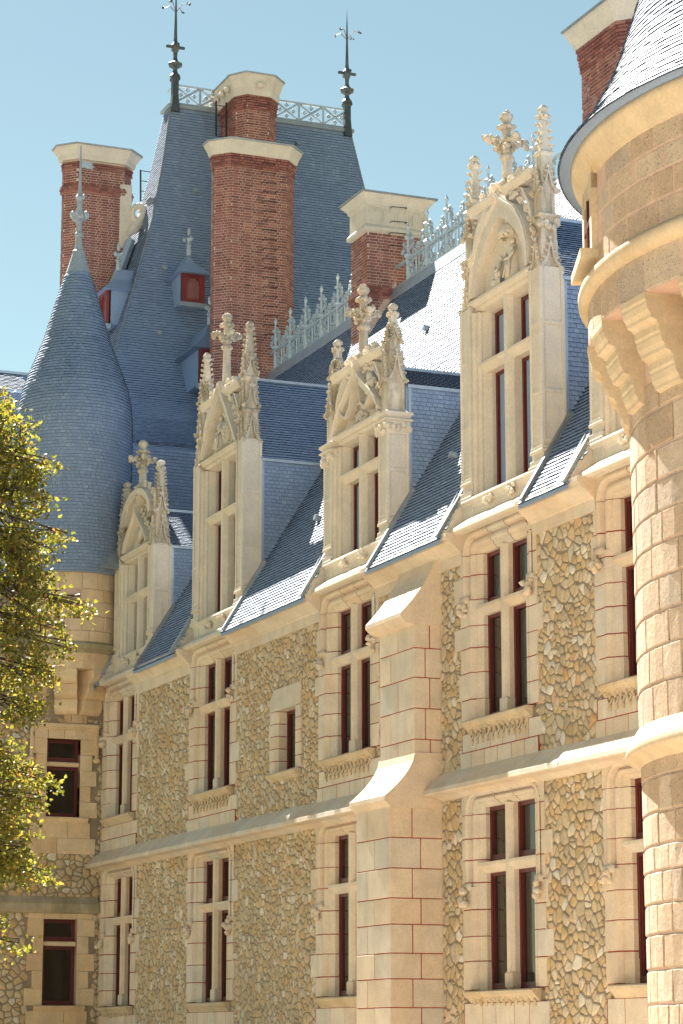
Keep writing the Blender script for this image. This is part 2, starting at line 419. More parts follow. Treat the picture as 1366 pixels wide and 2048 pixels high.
def poly_off(poly, d):
    n = len(poly); out = []
    for i in range(n):
        a, b, c = poly[i-1], poly[i], poly[(i+1) % n]
        e1 = Vector((b[0]-a[0], b[1]-a[1])).normalized(); e2 = Vector((c[0]-b[0], c[1]-b[1])).normalized()
        n1 = Vector((e1.y, -e1.x)); n2 = Vector((e2.y, -e2.x)); k = n1 + n2
        k = k / max(.2, k.dot(n1)) ; out.append((b[0]+k.x*d, b[1]+k.y*d))
    return out
def loft(mb, poly, steps, r=None, cap=True):
    """offset rings of a CCW plan: steps of (offset, z)"""
    n = len(poly); vs = []; fs = []
    for d, z in steps: vs += [(p[0], p[1], z) for p in poly_off(poly, d)]
    for i in range(len(steps)-1):
        for k in range(n): fs.append((i*n+k, i*n+(k+1) % n, (i+1)*n+(k+1) % n, (i+1)*n+k))
    if cap: fs += [tuple(range(n-1, -1, -1)), tuple(range((len(steps)-1)*n, len(steps)*n))]
    mb.add(vs, fs, r)
def bricks(pc, poly, z0, z1, h=.071, d=.008, edges=None, L=.225, outf=None):
    rows = int((z1-z0)/h); n = len(poly)
    for i in range(rows):
        za = z0 + i*h + .0075; zb = z0 + (i+1)*h - .0075; off = outf(za) if outf else 0.0
        pl = poly_off(poly, off) if off else poly
        for e in (edges if edges is not None else range(n)):
            a, b = Vector(pl[e]), Vector(pl[(e+1) % n]); U = b - a; ln = U.length; U.normalize(); N = Vector((U.y, -U.x))
            u = -random.uniform(0, .02) - (.06 if i % 2 else 0); k = i % 2
            while u < ln - .01:
                wd = L if (k % 2 == 0) else L*.5; wd *= random.uniform(.96, 1.04); k += 1
                s0, s1 = max(0, u+.0075), min(ln, u+wd-.0075); u += wd
                if s1 - s0 < .03: continue
                dd = d + random.uniform(-.002, .003)
                P = lambda s, o, z: (a.x+U.x*s+N.x*o, a.y+U.y*s+N.y*o, z)
                bk = -.01-off
                vs = [P(s0, bk, za), P(s1, bk, za), P(s1, bk, zb), P(s0, bk, zb), P(s0, dd, za), P(s1, dd, za), P(s1, dd, zb), P(s0, dd, zb)]
                pc.add(vs, [(4, 5, 6, 7), (0, 1, 5, 4), (1, 2, 6, 5), (2, 3, 7, 6), (3, 0, 4, 7)])

# ================================================================== GROUND
gm = MB(); gm.add([(-1500, -1500, 0), (1500, -1500, 0), (1500, 1500, 0), (-1500, 1500, 0)], [(0, 1, 2, 3)])
g = gm.build('lawn', M['grass'], None, kind='structure')
gm = MB(); gm.add([(-57, -4, .004), (70, -4, .004), (70, .2, .004), (-57, .2, .004), (-31, -60, .004), (70, -60, .004), (-31, -4, .004)], [(0, 6, 1, 2, 3), (4, 5, 1, 6)])  # unseen gravel, laid out to bounce warm light onto walls facing the camera
gm.build('bounce_gravel', M['gravel'], None, kind='structure')

# ================================================================== MAIN WING
def ROOFZ(y): return 9.72 + 1.62*(y + .33)
RIDGE_Y, RIDGE_Z = 5.0, ROOFZ(5.0)
XL, XR = -56.95, -22.0
wing = empty('chateau_wing', (-42, 3, 0), 'long rubble and cream stone wing with cross windows, carved dormers and a buttress', 'building')

LOW = [(-55.43, 2.42), (-49.24, 2.55), (-42.05, 2.56), (-35.70, 2.65), (-31.0, 2.55)]
UPP = [(-55.49, 2.38), (-49.21, 2.64), (-41.94, 2.56), (-35.76, 2.50), (-31.1, 2.58)]
ZSL, ZTL, ZRL, ZPL = 2.42, 5.50, 4.39, 4.02      # lower: sill, hood top, transom, carved stop
ZSU, ZTU, ZRU, ZPU = 6.66, 9.70, 8.50, 8.62      # upper
SMALL = (-45.85, -44.24, 6.55, 8.26)             # little window between bays

wm = MB(); holes = []
for row, zs, zt in ((LOW, ZSL, ZTL), (UPP, ZSU, ZTU)):
    for xc, w in row: holes.append((xc-w/2+.012, xc+w/2-.012, zs-.05, zt-.012))
holes.append((SMALL[0]+.05, SMALL[1]-.05, SMALL[2]+.1, SMALL[3]-.1))
xs = sorted({XL, XR} | {h[0] for h in holes} | {h[1] for h in holes})
for a, b in zip(xs, xs[1:]):
    m = (a+b)/2; hz = sorted([(h[2], h[3]) for h in holes if h[0] < m < h[1]]); z = -.3
    for c, d in hz: wm.box(a, b, 0, .6, z, c); z = d
    wm.box(a, b, 0, .6, z, 9.705)
wm.box(XL, XR, .62, .9, -.3, 9.6); wm.box(XL, XR, 9.2, 9.8, -.3, 9.6); wm.box(XR-.3, XR-.01, .9, 9.2, -.3, 9.6)
wall = wm.build('wall', M['mortar'], wing)
rp = Pieces()
sh = [(SMALL[0]+.02, SMALL[1]-.02, SMALL[2], SMALL[3])]
sz = [.14, .135, .155, .155]
for k in range(4):
    for row, z0, z1, q in ((LOW, 0, 5.5, 1.0), (UPP, 5.86, 9.3, .97)):
        a = row[k][0]+row[k][1]/2+.01; b = row[k+1][0]-row[k+1][1]/2-.01
        if k == 2:
            rubble(rp, a, -39.3, z0, z1, FAC, .18*q, 40+int(z0)); rubble(rp, -37.97, b, z0, z1, FAC, .15*q, 45+int(z0))
        else: rubble(rp, a, b, z0, z1, FAC, sz[k]*q, 10+k+int(z0)*3, holes=sh)
rubble(rp, XL, -56.7, 0, 9.3, FAC, .15, 50)
rp.emit('rubble_stone', 'rubble_masonry', M['rubble'], wall, 300, True, key=lambda c: c[0] < -32.3 and (c[0] > -34.7 or -38 < c[0] < -36.6))

# ---- cross windows
PF = [(0, .05), (0, -.05), (.05, -.065), (.10, -.04), (.13, .04), (.165, .045), (.19, .0), (.24, 0), (.28, .02), (.30, .06), (.33, .06), (.42, .13), (.42, .30)]
PL = [(.165, -.034), (.235, -.034), (.28, .02), (.30, .06), (.33, .06), (.42, .13), (.42, .30)]
KZ = [1.0]
def hood_pt(par, d, xl, xr, zt, rc):
    k, t = par
    if k == 'L': return (xl+d, t)
    if k == 'R': return (xr-d, t)
    if k == 'H': return (t, zt-d*KZ[0])
    s = 1 if k == 'A' else -1; cx = xl+rc if k == 'A' else xr-rc
    z = zt-rc+(rc-d*KZ[0])*math.sin(t)
    if d >= rc: return (xl+d if k == 'A' else xr-d, z)
    return (cx - s*(rc-d)*math.cos(t), z)
def hood(mb, pars, prof, xl, xr, zt, rc, sh=0.0, r=None):
    vs = []; n = len(prof)
    for p in pars:
        for d, y in prof:
            q = hood_pt(p, max(0, d - sh*.8), xl, xr, zt, rc); vs.append((q[0], y + sh, q[1]))
    fs = [(i*n+k, i*n+k+1, (i+1)*n+k+1, (i+1)*n+k) for i in range(len(pars)-1) for k in range(n-1)]
    # end caps as strips to a common back
    mb.add(vs, fs, r)
def casement(root, x0, x1, z0, z1, y, mf='maroon'):
    t = .065; f = MB()
    f.box(x0, x0+t, y, y+.07, z0, z1); f.box(x1-t, x1, y, y+.07, z0, z1); f.box(x0+t, x1-t, y+.003, y+.07, z0, z0+t*1.5); f.box(x0+t, x1-t, y+.003, y+.07, z1-t, z1)
    t2 = t+.035
    f.box(x0+t, x0+t2, y+.02, y+.068, z0+t*1.5, z1-t); f.box(x1-t2, x1-t, y+.02, y+.068, z0+t*1.5, z1-t)
    f.build('casement', M[mf], root)
    p = MB(); p.box(x0+t, x1-t, y+.045, y+.055, z0+t, z1-t); p.build('pane', M['glass'], root)
def carved_frieze(mb, x0, x1, y, z0, z1, n=26, deep=.05):
    for i in range(n):
        u = x0 + (x1-x0)*(i+.5)/n
        mb.blob((u, y-deep*.4, z1-.06+random.uniform(-.03, .03)), (.05, deep*.8, .05), .35)
        if i % 2: mb.blob((u, y-deep*.2, (z0+z1)/2+random.uniform(-.02, .02)), (.03, deep*.6, .06), .35)
def window(xc, w, zs, zt, ztr, zstop, carved=True, seed=0, lower=True, below=(0, 0)):
    xl, xr = xc-w/2, xc+w/2; rc = .34; rg = random.Random(seed); KZ[0] = .55 if lower else .81
    jm = MB()      # red lime joints behind the dressed blocks
    up = [('L', zstop), ('L', zt-rc)] + [('A', R(a)) for a in range(0, 91, 15)] + [('H', xl+rc), ('H', xr-rc)] + [('B', R(a)) for a in range(90, -1, -15)] + [('R', zt-rc), ('R', zstop)]
    hood(jm, up, PF, xl, xr, zt, rc, .007); hood(jm, [('L', zs), ('L', zstop)], PL, xl, xr, zt, rc, .007); hood(jm, [('R', zs), ('R', zstop)], PL, xl, xr, zt, rc, .007)
    jm.box(xl-.10, xl+.16, -.024, .03, zs, zstop); jm.box(xr-.16, xr+.10, -.024, .03, zs, zstop)
    jm.box(xl-.10, xl+.0, -.024, .03, zstop, zt-rc); jm.box(xr, xr+.10, -.024, .03, zstop, zt-rc)
    root = jm.build('cross_window', M['redjoint'], wing)
    g = .009
    for side in ('L', 'R'):
        z = zs
        zc = []
        while z < zt-rc-.2:
            h = rg.uniform(.33, .45)
            if zt-rc-(z+h) < .2: h = zt-rc-z
            zc.append((z, z+h)); z += h
        for i, (a, b) in enumerate(zc):
            mb = MB(); q = rg.choice((.13, .13, .2, .30, .36)) if i % 2 else .12
            r = rg.random()
            segs = []
            if b <= zstop+.02: segs = [(a, b, PL)]
            elif a >= zstop-.02: segs = [(a, b, PF)]
            else: segs = [(a, zstop, PL), (zstop, b, PF)]
            for k, (s0, s1, pr) in enumerate(segs):
                e0 = s0 + (g*rg.uniform(.6, 1.3) if s0 == a else 0); e1 = s1 - (g*rg.uniform(.6, 1.3) if s1 == b else 0)
                hood(mb, [(side, e0), (side, e1)], pr, xl, xr, zt, rc, 0, r)
                inn = .165 if pr is PL else 0
                if side == 'L': mb.box(xl-q, xl+inn, -.034, .04, e0, e1, .006, r)
                else: mb.box(xr-inn, xr+q, -.034, .04, e0, e1, .006, r)
            mb.build('jamb_block', M['ashlar'], root)
    # head in four voussoirs
    hs = [xl+rc+.02, xl+w*.38, xl+w*.63, xr-rc-.02]
    arcA = [('L', zt-rc+g)] + [('A', R(a)) for a in range(0, 91, 10)]; arcB = [('B', R(a)) for a in range(90, -1, -10)] + [('R', zt-rc+g)]
    for par in (arcA + [('H', hs[1]-g)], [('H', hs[1]+g), ('H', hs[2]-g)], [('H', hs[2]+g)] + arcB):
        mb = MB(); r = rg.random(); hood(mb, par, PF, xl, xr, zt, rc, 0, r)
        n = len(par); vs = []; 
        for p in par:
            q = hood_pt(p, 0, xl, xr, zt, rc); vs += [(q[0], -.03, q[1]), (min(max(q[0], xl-.12), xr+.12) if p[0] == 'H' else (xl-.14 if p[0] in 'LA' else xr+.14), -.03, zt+.1 if p[0] != 'L' and p[0] != 'R' else q[1])]
        mb.add(vs, [(2*i, 2*i+1, 2*i+3, 2*i+2) for i in range(n-1)], r)
        mb.build('head_block', M['ashlar'], root)
    # mullion + transom
    ol, orr = xl+.42, xr-.42; zh = zt-.42*KZ[0]; mw = .105
    mb = MB(); pr = [(-mw, .28), (-mw, .12), (-.06, .06), (-.045, .05), (.045, .05), (.06, .06), (mw, .12), (mw, .28)]
    mb.prism([(xc+a, b) for a, b in pr], lambda p: (p[0], p[1], zs), lambda p: (p[0], p[1], zh))
    mb.box(xc-mw-.015, xc+mw+.015, .032, .285, zs+.002, zs+.26, .03)
    mb.build('mullion', M['ashlar'], root)
    mb = MB(); pt = [(.28, ztr-.16), (.13, ztr-.16), (.06, ztr-.07), (.04, ztr-.05), (.04, ztr), (.28, ztr+.03)]
    mb.xprism(pt, ol-.13, xc-.05); mb.xprism(pt, xc+.05, orr+.13); mb.build('transom', M['ashlar'], root)
    for x0, x1 in ((ol, xc-mw), (xc+mw, orr)):
        casement(root, x0, x1, zs, ztr-.15, .20); casement(root, x0, x1, ztr+.02, zh, .20)
    # stop mouldings at the foot of the jambs
    for x, s in ((ol, -1), (orr, 1)):
        mb = MB(); mb.prism([(x-s*.015, .28), (x-s*.015, .12), (x+s*.11, .05), (x+s*.13, .05), (x+s*.13, .28)], lambda p: (p[0], p[1], zs), lambda p: (p[0], p[1], zs+.34)); mb.build('jamb_foot', M['ashlar'], root)
    # sill
    mb = MB(); mb.xprism([(.3, zs), (-.13, zs-.015), (-.155, zs-.035), (-.145, zs-.075), (-.06, zs-.15), (-.03, zs-.2), (.3, zs-.2)], xl+.12, xr-.12)
    mb.build('sill', M['towertrim'], root)
    if carved:
        mb = MB(); carved_frieze(mb, xl+.18, xr-.18, -.04, zs-.34, zs-.05, 22 if lower else 26)
        if not lower:
            for i in range(11):
                u = xl+.22+(w-.44)*(i+.5)/11
                mb.tube([(u-.07, -.045, zs-.22), (u, -.06, zs-.32), (u+.07, -.045, zs-.22)], .018, 5)
                mb.blob((u, -.05, zs-.36), (.022, .03, .05), .2)
        mb.build('carved_frieze', M['towertrim'], root, True)
    # carved label stops
    for x, s in ((xl, -1), (xr, 1)):
        mb = MB()
        mb.prism([(x-s*.18, .02), (x-s*.18, -.06), (x+s*.03, -.09), (x+s*.06, .02)], lambda p: (p[0], p[1], zstop-.05), lambda p: (p[0], p[1], zstop+.06))
        mb.leafy((x-s*.05, -.09, zstop-.16), (.07, .05, .12), 9, .06); mb.build('carved_stop', M['ashlar'], root, True)
    # ashlar below the sill
    zb0, rows = below
    if rows:
        back = MB(); back.box(xl-.12, xr+.12, -.031, .02, zb0, zs-.2); back.build('joint_bed', M['redjoint'], root)
        zz = zs-.2; hh = (zs-.2-zb0)/rows
        for rI in range(rows):
            z1 = zz - rI*hh - g*.9; z0 = z1 - hh + g*1.8; x = xl-.10-(.08 if rI % 2 else 0); xe = xr+.10+(.1 if rI % 2 == 0 else 0)
            first = True
            while x < xe-.05:
                wd = rg.uniform(.42, .7); wd = wd*.6 if first and rI % 2 else wd; first = False
                x2 = min(x+wd, xe)
                if xe-x2 < .2: x2 = xe
                mb = MB(); mb.box(x+g*.9, x2-g*.9, -.036, .02, z0, z1, .005); mb.build('ashlar_block', M['ashlar'], root); x = x2
    return root
for i, (xc, w) in enumerate(LOW): window(xc, w, ZSL, ZTL, ZRL, ZPL, i in (0, 3), 100+i, True, (.2, 5))
for i, (xc, w) in enumerate(UPP): window(xc, w, ZSU, ZTU, ZRU, ZPU, i > 0, 200+i, False, (5.86, 2))

# ---- small single-light window
def small_window():
    x0, x1, z0, z1 = SMALL; rg = random.Random(5); root = MB(); root.prism([(x0+.06, .2), (x0+.06, -.028), (x0+.255, -.028), (x0+.312, .032), (x0+.332, .24), (x0+.06, .24)], lambda p: (p[0], p[1], z0+.1), lambda p: (p[0], p[1], z1-.42)); root.box(x1-.25, x1-.06, -.026, .2, z0+.1, z1-.42)
    root = root.build('small_window', M['redjoint'], wing)
    n = 5; h = (z1-.42-z0-.1)/n
    for i in range(n):
        for s in (0, 1):
            q = .04 if i % 2 else 0; mb = MB(); za, zb = z0+.1+i*h+.008, z0+.1+(i+1)*h-.008
            if s == 0: p = [(x0-q, .2), (x0-q, -.036), (x0+.26, -.036), (x0+.32, .03), (x0+.34, .25), (x0, .25)]
            else: p = [(x1+q, .2), (x1+q, -.036), (x1-.26, -.036), (x1-.32, .03), (x1-.34, .25), (x1, .25)]
            mb.zprism(p, za, zb); mb.build('jamb_block', M['ashlar'], root)
    mb = MB(); mb.yprism([(x0, z1-.415), (x0, z1-.2), (x0+.2, z1), (x1-.0, z1), (x1, z1-.415), (x1-.34, z1-.415), (x0+.34, z1-.415)], -.036, .45); mb.build('lintel', M['ashlar'], root)
    mb = MB(); mb.xprism([(.4, z0+.1), (-.13, z0+.09), (-.15, z0+.06), (-.13, z0+.02), (-.03, z0-.06), (.4, z0-.06)], x0+.05, x1-.05); mb.build('sill', M['towertrim'], root)
    casement(root, x0+.34, x1-.34, z0+.1, z1-.42, .19)
small_window()

# ---- string course, cornice
def run(name, poly, x0, x1, mat, step, parent, wob=.0):
    x = x0
    while x < x1-.01:
        x2 = min(x+step*random.uniform(.8, 1.2), x1)
        if x1-x2 < .3: x2 = x1
        mb = MB(); d = random.uniform(-wob, wob); mb.xprism([(p[0]+d, p[1]+d*.5) for p in poly], x+.002, x2-.002); mb.build(name, mat, parent); x = x2
sc = MB(); sc.xprism([(.05, 5.93), (-.12, 5.80), (-.12, 5.6), (.05, 5.5)], XL, XR); sc = sc.build('string_course', M['ashlar'], wing)
SP = [(.05, 5.95), (-.03, 5.92), (-.35, 5.625), (-.364, 5.555), (-.33, 5.54), (-.16, 5.525), (-.06, 5.47), (.05, 5.44)]
run('string_block', SP, XL, -39.42, M['ashlar'], 1.1, sc, .004); run('string_block', SP, -37.9, XR, M['ashlar'], 1.1, sc, .004)
CP = [(.05, 9.755), (-.33, 9.755), (-.335, 9.68), (-.29, 9.65), (-.28, 9.61), (-.18, 9.54), (-.10, 9.46), (-.06, 9.45), (-.045, 9.25), (.05, 9.25)]
edges = [(-56.95, UPP[0][0]-1.3)] + [(UPP[i][0]+UPP[i][1]/2+.02, UPP[i+1][0]-UPP[i+1][1]/2-.02) for i in range(4)] + [(-29.7, XR)]
cn = None
for a, b in edges:
    bed = MB(); bed.xprism([(.05, 9.74), (-.26, 9.74), (-.26, 9.66), (.05, 9.3)], a, b)
    if cn is None: cn = bed.build('cornice', M['ashlar'], wing)
    else: bed.build('cornice_bed', M['ashlar'], cn)
for a, b in edges: run('cornice_block', CP, a, b, M['ashlar'], 1.3, cn, .003)

# ---- buttress
def buttress():
    x0, x1 = -39.36, -37.96; core = MB()
    core.box(x0+.008, x1-.008, -.932, .05, 0, 5.45); core.box(x0+.008, x1-.008, -.497, .05, 5.4, 8.6)
    root = core.build('buttress', M['redjoint'], wing)
    rg = random.Random(3)
    def part(z0, z1, yf, h0):
        z = z0; i = 0
        while z < z1-.05:
            h = h0*rg.uniform(.85, 1.15); h = z1-z if z1-(z+h) < h0*.5 else h
            za, zb = z+.008, z+h-.008; d = abs(yf)
            xa = x0 + (.45 if i % 2 else .75); yj = yf + d*(.42 if i % 2 else .58)
            for (a, b, c, e) in ((x0, xa-.008, yf, yj-.008), (xa+.008, x1, yf, yj-.008), (x0, x1, yj+.008, .02)):
                mb = MB(); k = rg.uniform(-.003, .003); mb.box(a, b, c+k, e, za, zb, .006); mb.build('ashlar_block', M['ashlar'], root)
            z += h; i += 1
    part(0, 5.36, -.94, .43); part(6.0, 8.42, -.505, .46)
    # weathered offsets with a concave slope
    def offset(yw, zw, yl, zl, depth, name):
        pts = []
        for t in np.linspace(0, 1, 9):
            pts.append((yw+(yl-yw)*t**1.35, zw+(zl-zw)*t**.82))
        poly = pts + [(yl-.005, zl-.07), (yl+.09, zl-.16), (depth, zl-.19), (.03, zl-.19), (.03, zw)]
        xm = x0+.62
        for u0, u1 in ((x0-.07, xm-.004), (xm+.004, x1+.03)): mb = MB(); mb.xprism(poly, u0, u1); mb.build(name, M['ashlar'], root)
    offset(-.06, 9.72, -.74, 8.55, -.5, 'weathering_slab'); offset(-.50, 6.25, -1.04, 5.53, -.94, 'weathering_slab')
buttress()

# ---- dormers
def ribbon(mb, outer, inner, y0, y1, r=None):
    n = len(outer); vs = []
    for o, i in zip(outer, inner): vs += [(o[0], y0, o[1]), (i[0], y0, i[1]), (i[0], y1, i[1]), (o[0], y1, o[1])]
    fs = [(4*a+k, 4*a+(k+1) % 4, 4*a+4+(k+1) % 4, 4*a+4+k) for a in range(n-1) for k in range(4)] + [(0, 1, 2, 3), (4*n-1, 4*n-2, 4*n-3, 4*n-4)]
    mb.add(vs, fs, r)
def gablet(mb, x, y, d, hw, z0, z1, dep=.05, k=.05):
    t = (-d[1], d[0]); n = 7; vs = []
    def P(u, z, o): return (x+t[0]*u+d[0]*o, y+t[1]*u+d[1]*o, z)
    for sg in (-1, 1):
        vs = []
        for i in range(n):
            s = i/(n-1); ox = hw*(1-s)*(1-.38*math.sin(math.pi*s)); oz = z0+(z1-z0)*s; ix = ox*.62; iz = z0+(z1-z0)*s*.74
            vs += [P(sg*ox, oz, dep), P(sg*ix, iz, dep), P(sg*ix, iz, -.02), P(sg*ox, oz, -.02)]
        mb.add(vs, [(4*a+q, 4*a+(q+1) % 4, 4*a+4+(q+1) % 4, 4*a+4+q) for a in range(n-1) for q in range(4)])
        for s in (.25, .5, .75):
            ox = hw*(1-s)*(1-.38*math.sin(math.pi*s)); mb.blob(P(sg*(ox+.02), z0+(z1-z0)*s+.02, dep*.8), k*.62, .3)
        mb.leafy(P(sg*hw*.96, z0-.02, dep*.8), (.025, .025, .03), 3, k*.8)
    mb.blob(P(0, z1+.02, dep*.5), (k*.7, k*.7, k), .25)
def tiers(mb, x, y, T, k=.86):
    for t in T:
        kind, z0, z1, w0, w1 = t; c = (x, y, 0); w0 *= k; w1 *= k
        if kind == 'shaft':
            mb.sq(c, [(w0/2, z0), (w1/2, z1)])
            for sx in (-1, 1):
                for sy in (-1, 1): mb.sq((x+sx*(w0/2-.025), y+sy*(w0/2-.025), 0), [(.032, z0), (.032, z1)])
        elif kind == 'collar': mb.sq(c, [(w0/2, z0), (w1/2, z0+(z1-z0)*.45), (w1/2, z0+(z1-z0)*.7), (w0/2*.95, z1)])
        elif kind == 'foliage':
            mb.sq(c, [(w0/2, z0), (w0/2+.03, z1)])
            for d in ((1, 0), (-1, 0), (0, -1), (0, 1)):
                for u in np.linspace(-w0/2, w0/2, 5):
                    mb.blob((x+d[0]*(w0/2+.03)-d[1]*u, y+d[1]*(w0/2+.03)+d[0]*u, random.uniform(z0+.03, z1-.03)), (.055, .055, .065), .35)
            mb.sq(c, [(w0/2+.02, z1-.01), (w0/2+.075, z1+.02), (w0/2+.075, z1+.045), (w0/2, z1+.08)])
        elif kind == 'gablet':
            mb.sq(c, [(w0/2, z0), (w1/2, z1)])
            for d in ((1, 0), (0, -1), (-1, 0), (0, 1)): gablet(mb, x+d[0]*w0/2, y+d[1]*w0/2, d, w0/2+.03, z0+.06, z1, .045, .042)
        elif kind == 'spire':
            mb.sq(c, [(w0/2, z0), (w1/2, z1)])
            for s in (.12, .35, .58, .82):
                ww = w0/2+(w1-w0)/2*s
                for sx in (-1, 1):
                    for sy in (-1, 1): mb.crocket((x+sx*ww*.9, y+sy*ww*.9, z0+(z1-z0)*s), (sx*.7, sy*.7, .2), .06)
        elif kind == 'bud':
            mb.sq(c, [(w0/2*.6, z0), (w0/2*.9, (z0+z1)/2), (w0/2*.5, z1)])
            for a in range(8): mb.blob((x+math.cos(a*.785)*w0*.5, y+math.sin(a*.785)*w0*.5, (z0+z1)/2+random.uniform(-.02, .02)), (.04, .04, .04), .3)
        elif kind == 'cap': mb.sq(c, [(w0/2, z0), (w1/2, z0+(z1-z0)*.35), (w1/2, z0+(z1-z0)*.6), (.02, z1)])
def leaf_cross(mb, x, y, z, r, k):
    for a in range(4):
        dx, dy = math.cos(a*1.5708), math.sin(a*1.5708)
        for q in (.35, .7, 1.0): mb.leafy((x+dx*r*q, y+dy*r*q, z+.04*q), (.06, .06, .05), 4, k)
        mb.blob((x+dx*r*1.05, y+dy*r*1.05, z+.05), (k*1.3, k*1.3, k*1.2), .3)
    for a in range(4):
        dx, dy = math.cos(a*1.5708+.785), math.sin(a*1.5708+.785); mb.leafy((x+dx*r*.4, y+dy*r*.4, z-.08), (.05, .05, .05), 3, k)
def finial(mb, x, y, z0, z1, zc, r, w=.11):
    mb.lathe([(w*1.5, z0), (w*1.35, z0+.12), (w*1.9, z0+.16), (w*1.9, z0+.2), (w*1.1, z0+.27)], (x, y, 0), 8, None, .39)
    mb.lathe([(w*1.2, z0+.25), (w*.95, zc), (w*.9, z1-.25), (w*.8, z1-.1)], (x, y, 0), 8, None, .39)
    mb.lathe([(w*1.0, zc-.3), (w*1.6, zc-.26), (w*1.6, zc-.22), (w, zc-.16)], (x, y, 0), 8, None, .39)
    leaf_cross(mb, x, y, zc, r, .05)
    for a in range(6): mb.blob((x+math.cos(a*1.05)*w*1.3, y+math.sin(a*1.05)*w*1.3, z1-.28), (.06, .06, .05), .3)
    mb.lathe([(w*.8, z1-.2), (w*1.5, z1-.12), (w*1.4, z1-.06), (w*.3, z1)], (x, y, 0), 8, None, .39)
    mb.leafy((x, y, z1-.06), (w*.8, w*.8, .03), 5, .05)

YD = .08
def dormer(xl, xr, ztr, zl, ze, zr, style, T, zrail, zfin, zcross, zpier, pw=.38):
    xc = (xl+xr)/2; hw = (xr-xl)/2; zs = 10.32; y0 = YD; zb = 9.80
    # masonry front: piers, jambs, lintel
    mb = MB()
    for s in (-1, 1):
        px = xc+s*(hw-pw/2); a, b = px-pw/2, px+pw/2
        mb.box(a+.012, b-.012, y0-.02, y0+.40, zb+.1, zpier, .01)
        mb.add([(a+.012, y0-.02, zb+.12), (b-.012, y0-.02, zb+.12), (b-.012, y0+.4, zb+.12), (a+.012, y0+.4, zb+.12), (px, y0+.08, zb-.18)], [(0, 1, 4), (1, 2, 4), (2, 3, 4), (3, 0, 4)])
        for zz, ex, h in ((10.28, .05, .07), (10.35, .03, .09), (10.55, .03, .05), (10.60, .018, .06)):
            mb.box(a-ex, b+ex, y0-.03-ex, y0+.40, zz, zz+h, .012)
        mb.box(a-.01, b+.01, y0-.035, y0+.40, zb+.2, 10.28, .008)
        # sunk panels: raised margins on the front and the flank
        zt = zpier; zm = (10.7, 11.5, min(12.6, zpier-.1), zpier)
        for u in (a, b-.07): mb.box(u, u+.07, y0-.045, y0, 10.66, zt, .006)
        for v in (y0-.043, y0+.33): mb.box(b-.015, b+.018, v, v+.06, 10.66, zt, .005)
        for z in zm[:-1]:
            mb.box(a+.06, b-.06, y0-.038, y0, z, z+.06, .006); mb.box(b-.015, b+.012, y0, y0+.34, z, z+.06, .005)
    ji = hw-pw            # inner edge of pier
    jp = [(0, y0+.05), (0, y0), (.04, y0-.01), (.075, y0+.03), (.075, y0+.06), (.12, y0+.06), (.15, y0+.10), (.15, y0+.13), (.22, y0+.26), (.22, y0+.42)]
    for s in (-1, 1):
        mb.prism([(xc-s*(ji-d), y) for d, y in jp] + [(xc-s*(ji+.05), y0+.42)], lambda p: (p[0], p[1], zs), lambda p: (p[0], p[1], zl+.02))
    op = ji-.22
    # lintel with moulded front
    mb.xprism([(y0+.42, zl), (y0+.26, zl), (y0+.10, zl+.05), (y0+.06, zl+.10), (y0+.02, zl+.11), (y0-.035, zl+.17), (y0-.035, zl+.215), (y0+.02, zl+.24), (y0+.42, zl+.26)], xc-ji-.02, xc+ji+.02)
    body = mb.build('dormer', M['cream'], wing)
    # apron and sill above the window hood
    mb = MB(); mb.xprism([(y0+.42, zs), (y0-.075, zs-.01), (y0-.09, zs-.05), (y0-.03, zs-.12), (y0-.01, zs-.17), (y0-.01, zs-.30), (-.205, 9.82), (-.22, 9.755), (-.17, 9.725), (-.03, 9.715), (y0+.42, 9.715)], xl-.03, xr+.03)
    mb.build('sill_apron', M['cream'], body)
    for xa in (xl-.036, xr-.03):      # stone kerb closing the pier foot against the slates
        mb = MB(); mb.xprism([(-.30, 9.71), (-.30, ROOFZ(-.30)+.035), (y0+.41, ROOFZ(y0+.41)+.035), (y0+.41, 9.71)], xa, xa+.066); mb.build('roof_kerb', M['cream'], body)
    for u in (-.42, .42):
        mb = MB(); mb.leafy((xc+u, y0-.07, zs-.16), (.13, .03, .06), 12, .045); mb.build('carved_flower', M['cream'], body)
    mw = .10; mb = MB(); pr = [(-mw, y0+.42), (-mw, y0+.18), (-.055, y0+.09), (-.04, y0+.07), (.04, y0+.07), (.055, y0+.09), (mw, y0+.18), (mw, y0+.42)]
    mb.prism([(xc+a, b) for a, b in pr], lambda p: (p[0], p[1], zs), lambda p: (p[0], p[1], zl+.05)); mb.build('mullion', M['cream'], body)
    mb = MB(); pt = [(y0+.41, ztr-.15), (y0+.18, ztr-.15), (y0+.09, ztr-.06), (y0+.06, ztr-.04), (y0+.06, ztr), (y0+.41, ztr+.03)]
    mb.xprism(pt, xc-op-.1, xc-.04); mb.xprism(pt, xc+.04, xc+op+.1); mb.build('transom', M['cream'], body)
    for a, b in ((xc-op, xc-mw), (xc+mw, xc+op)):
        casement(body, a, b, zs, ztr-.14, y0+.32); casement(body, a, b, ztr+.02, zl, y0+.32)
    # pinnacles
    for s in (-1, 1):
        mb = MB(); tiers(mb, xc+s*(hw-pw/2), y0+.17, T); mb.build('pinnacle', M['lichen'], body)
    # gable
    z0 = zl+.26; mb = MB(); S = np.linspace(0, 1, 17); a = ji-.02
    sm = lambda s: s*s*(3-2*s)
    def curve(fn, lo, hi): return [(fn(s), lo+(hi-lo)*s) for s in S]
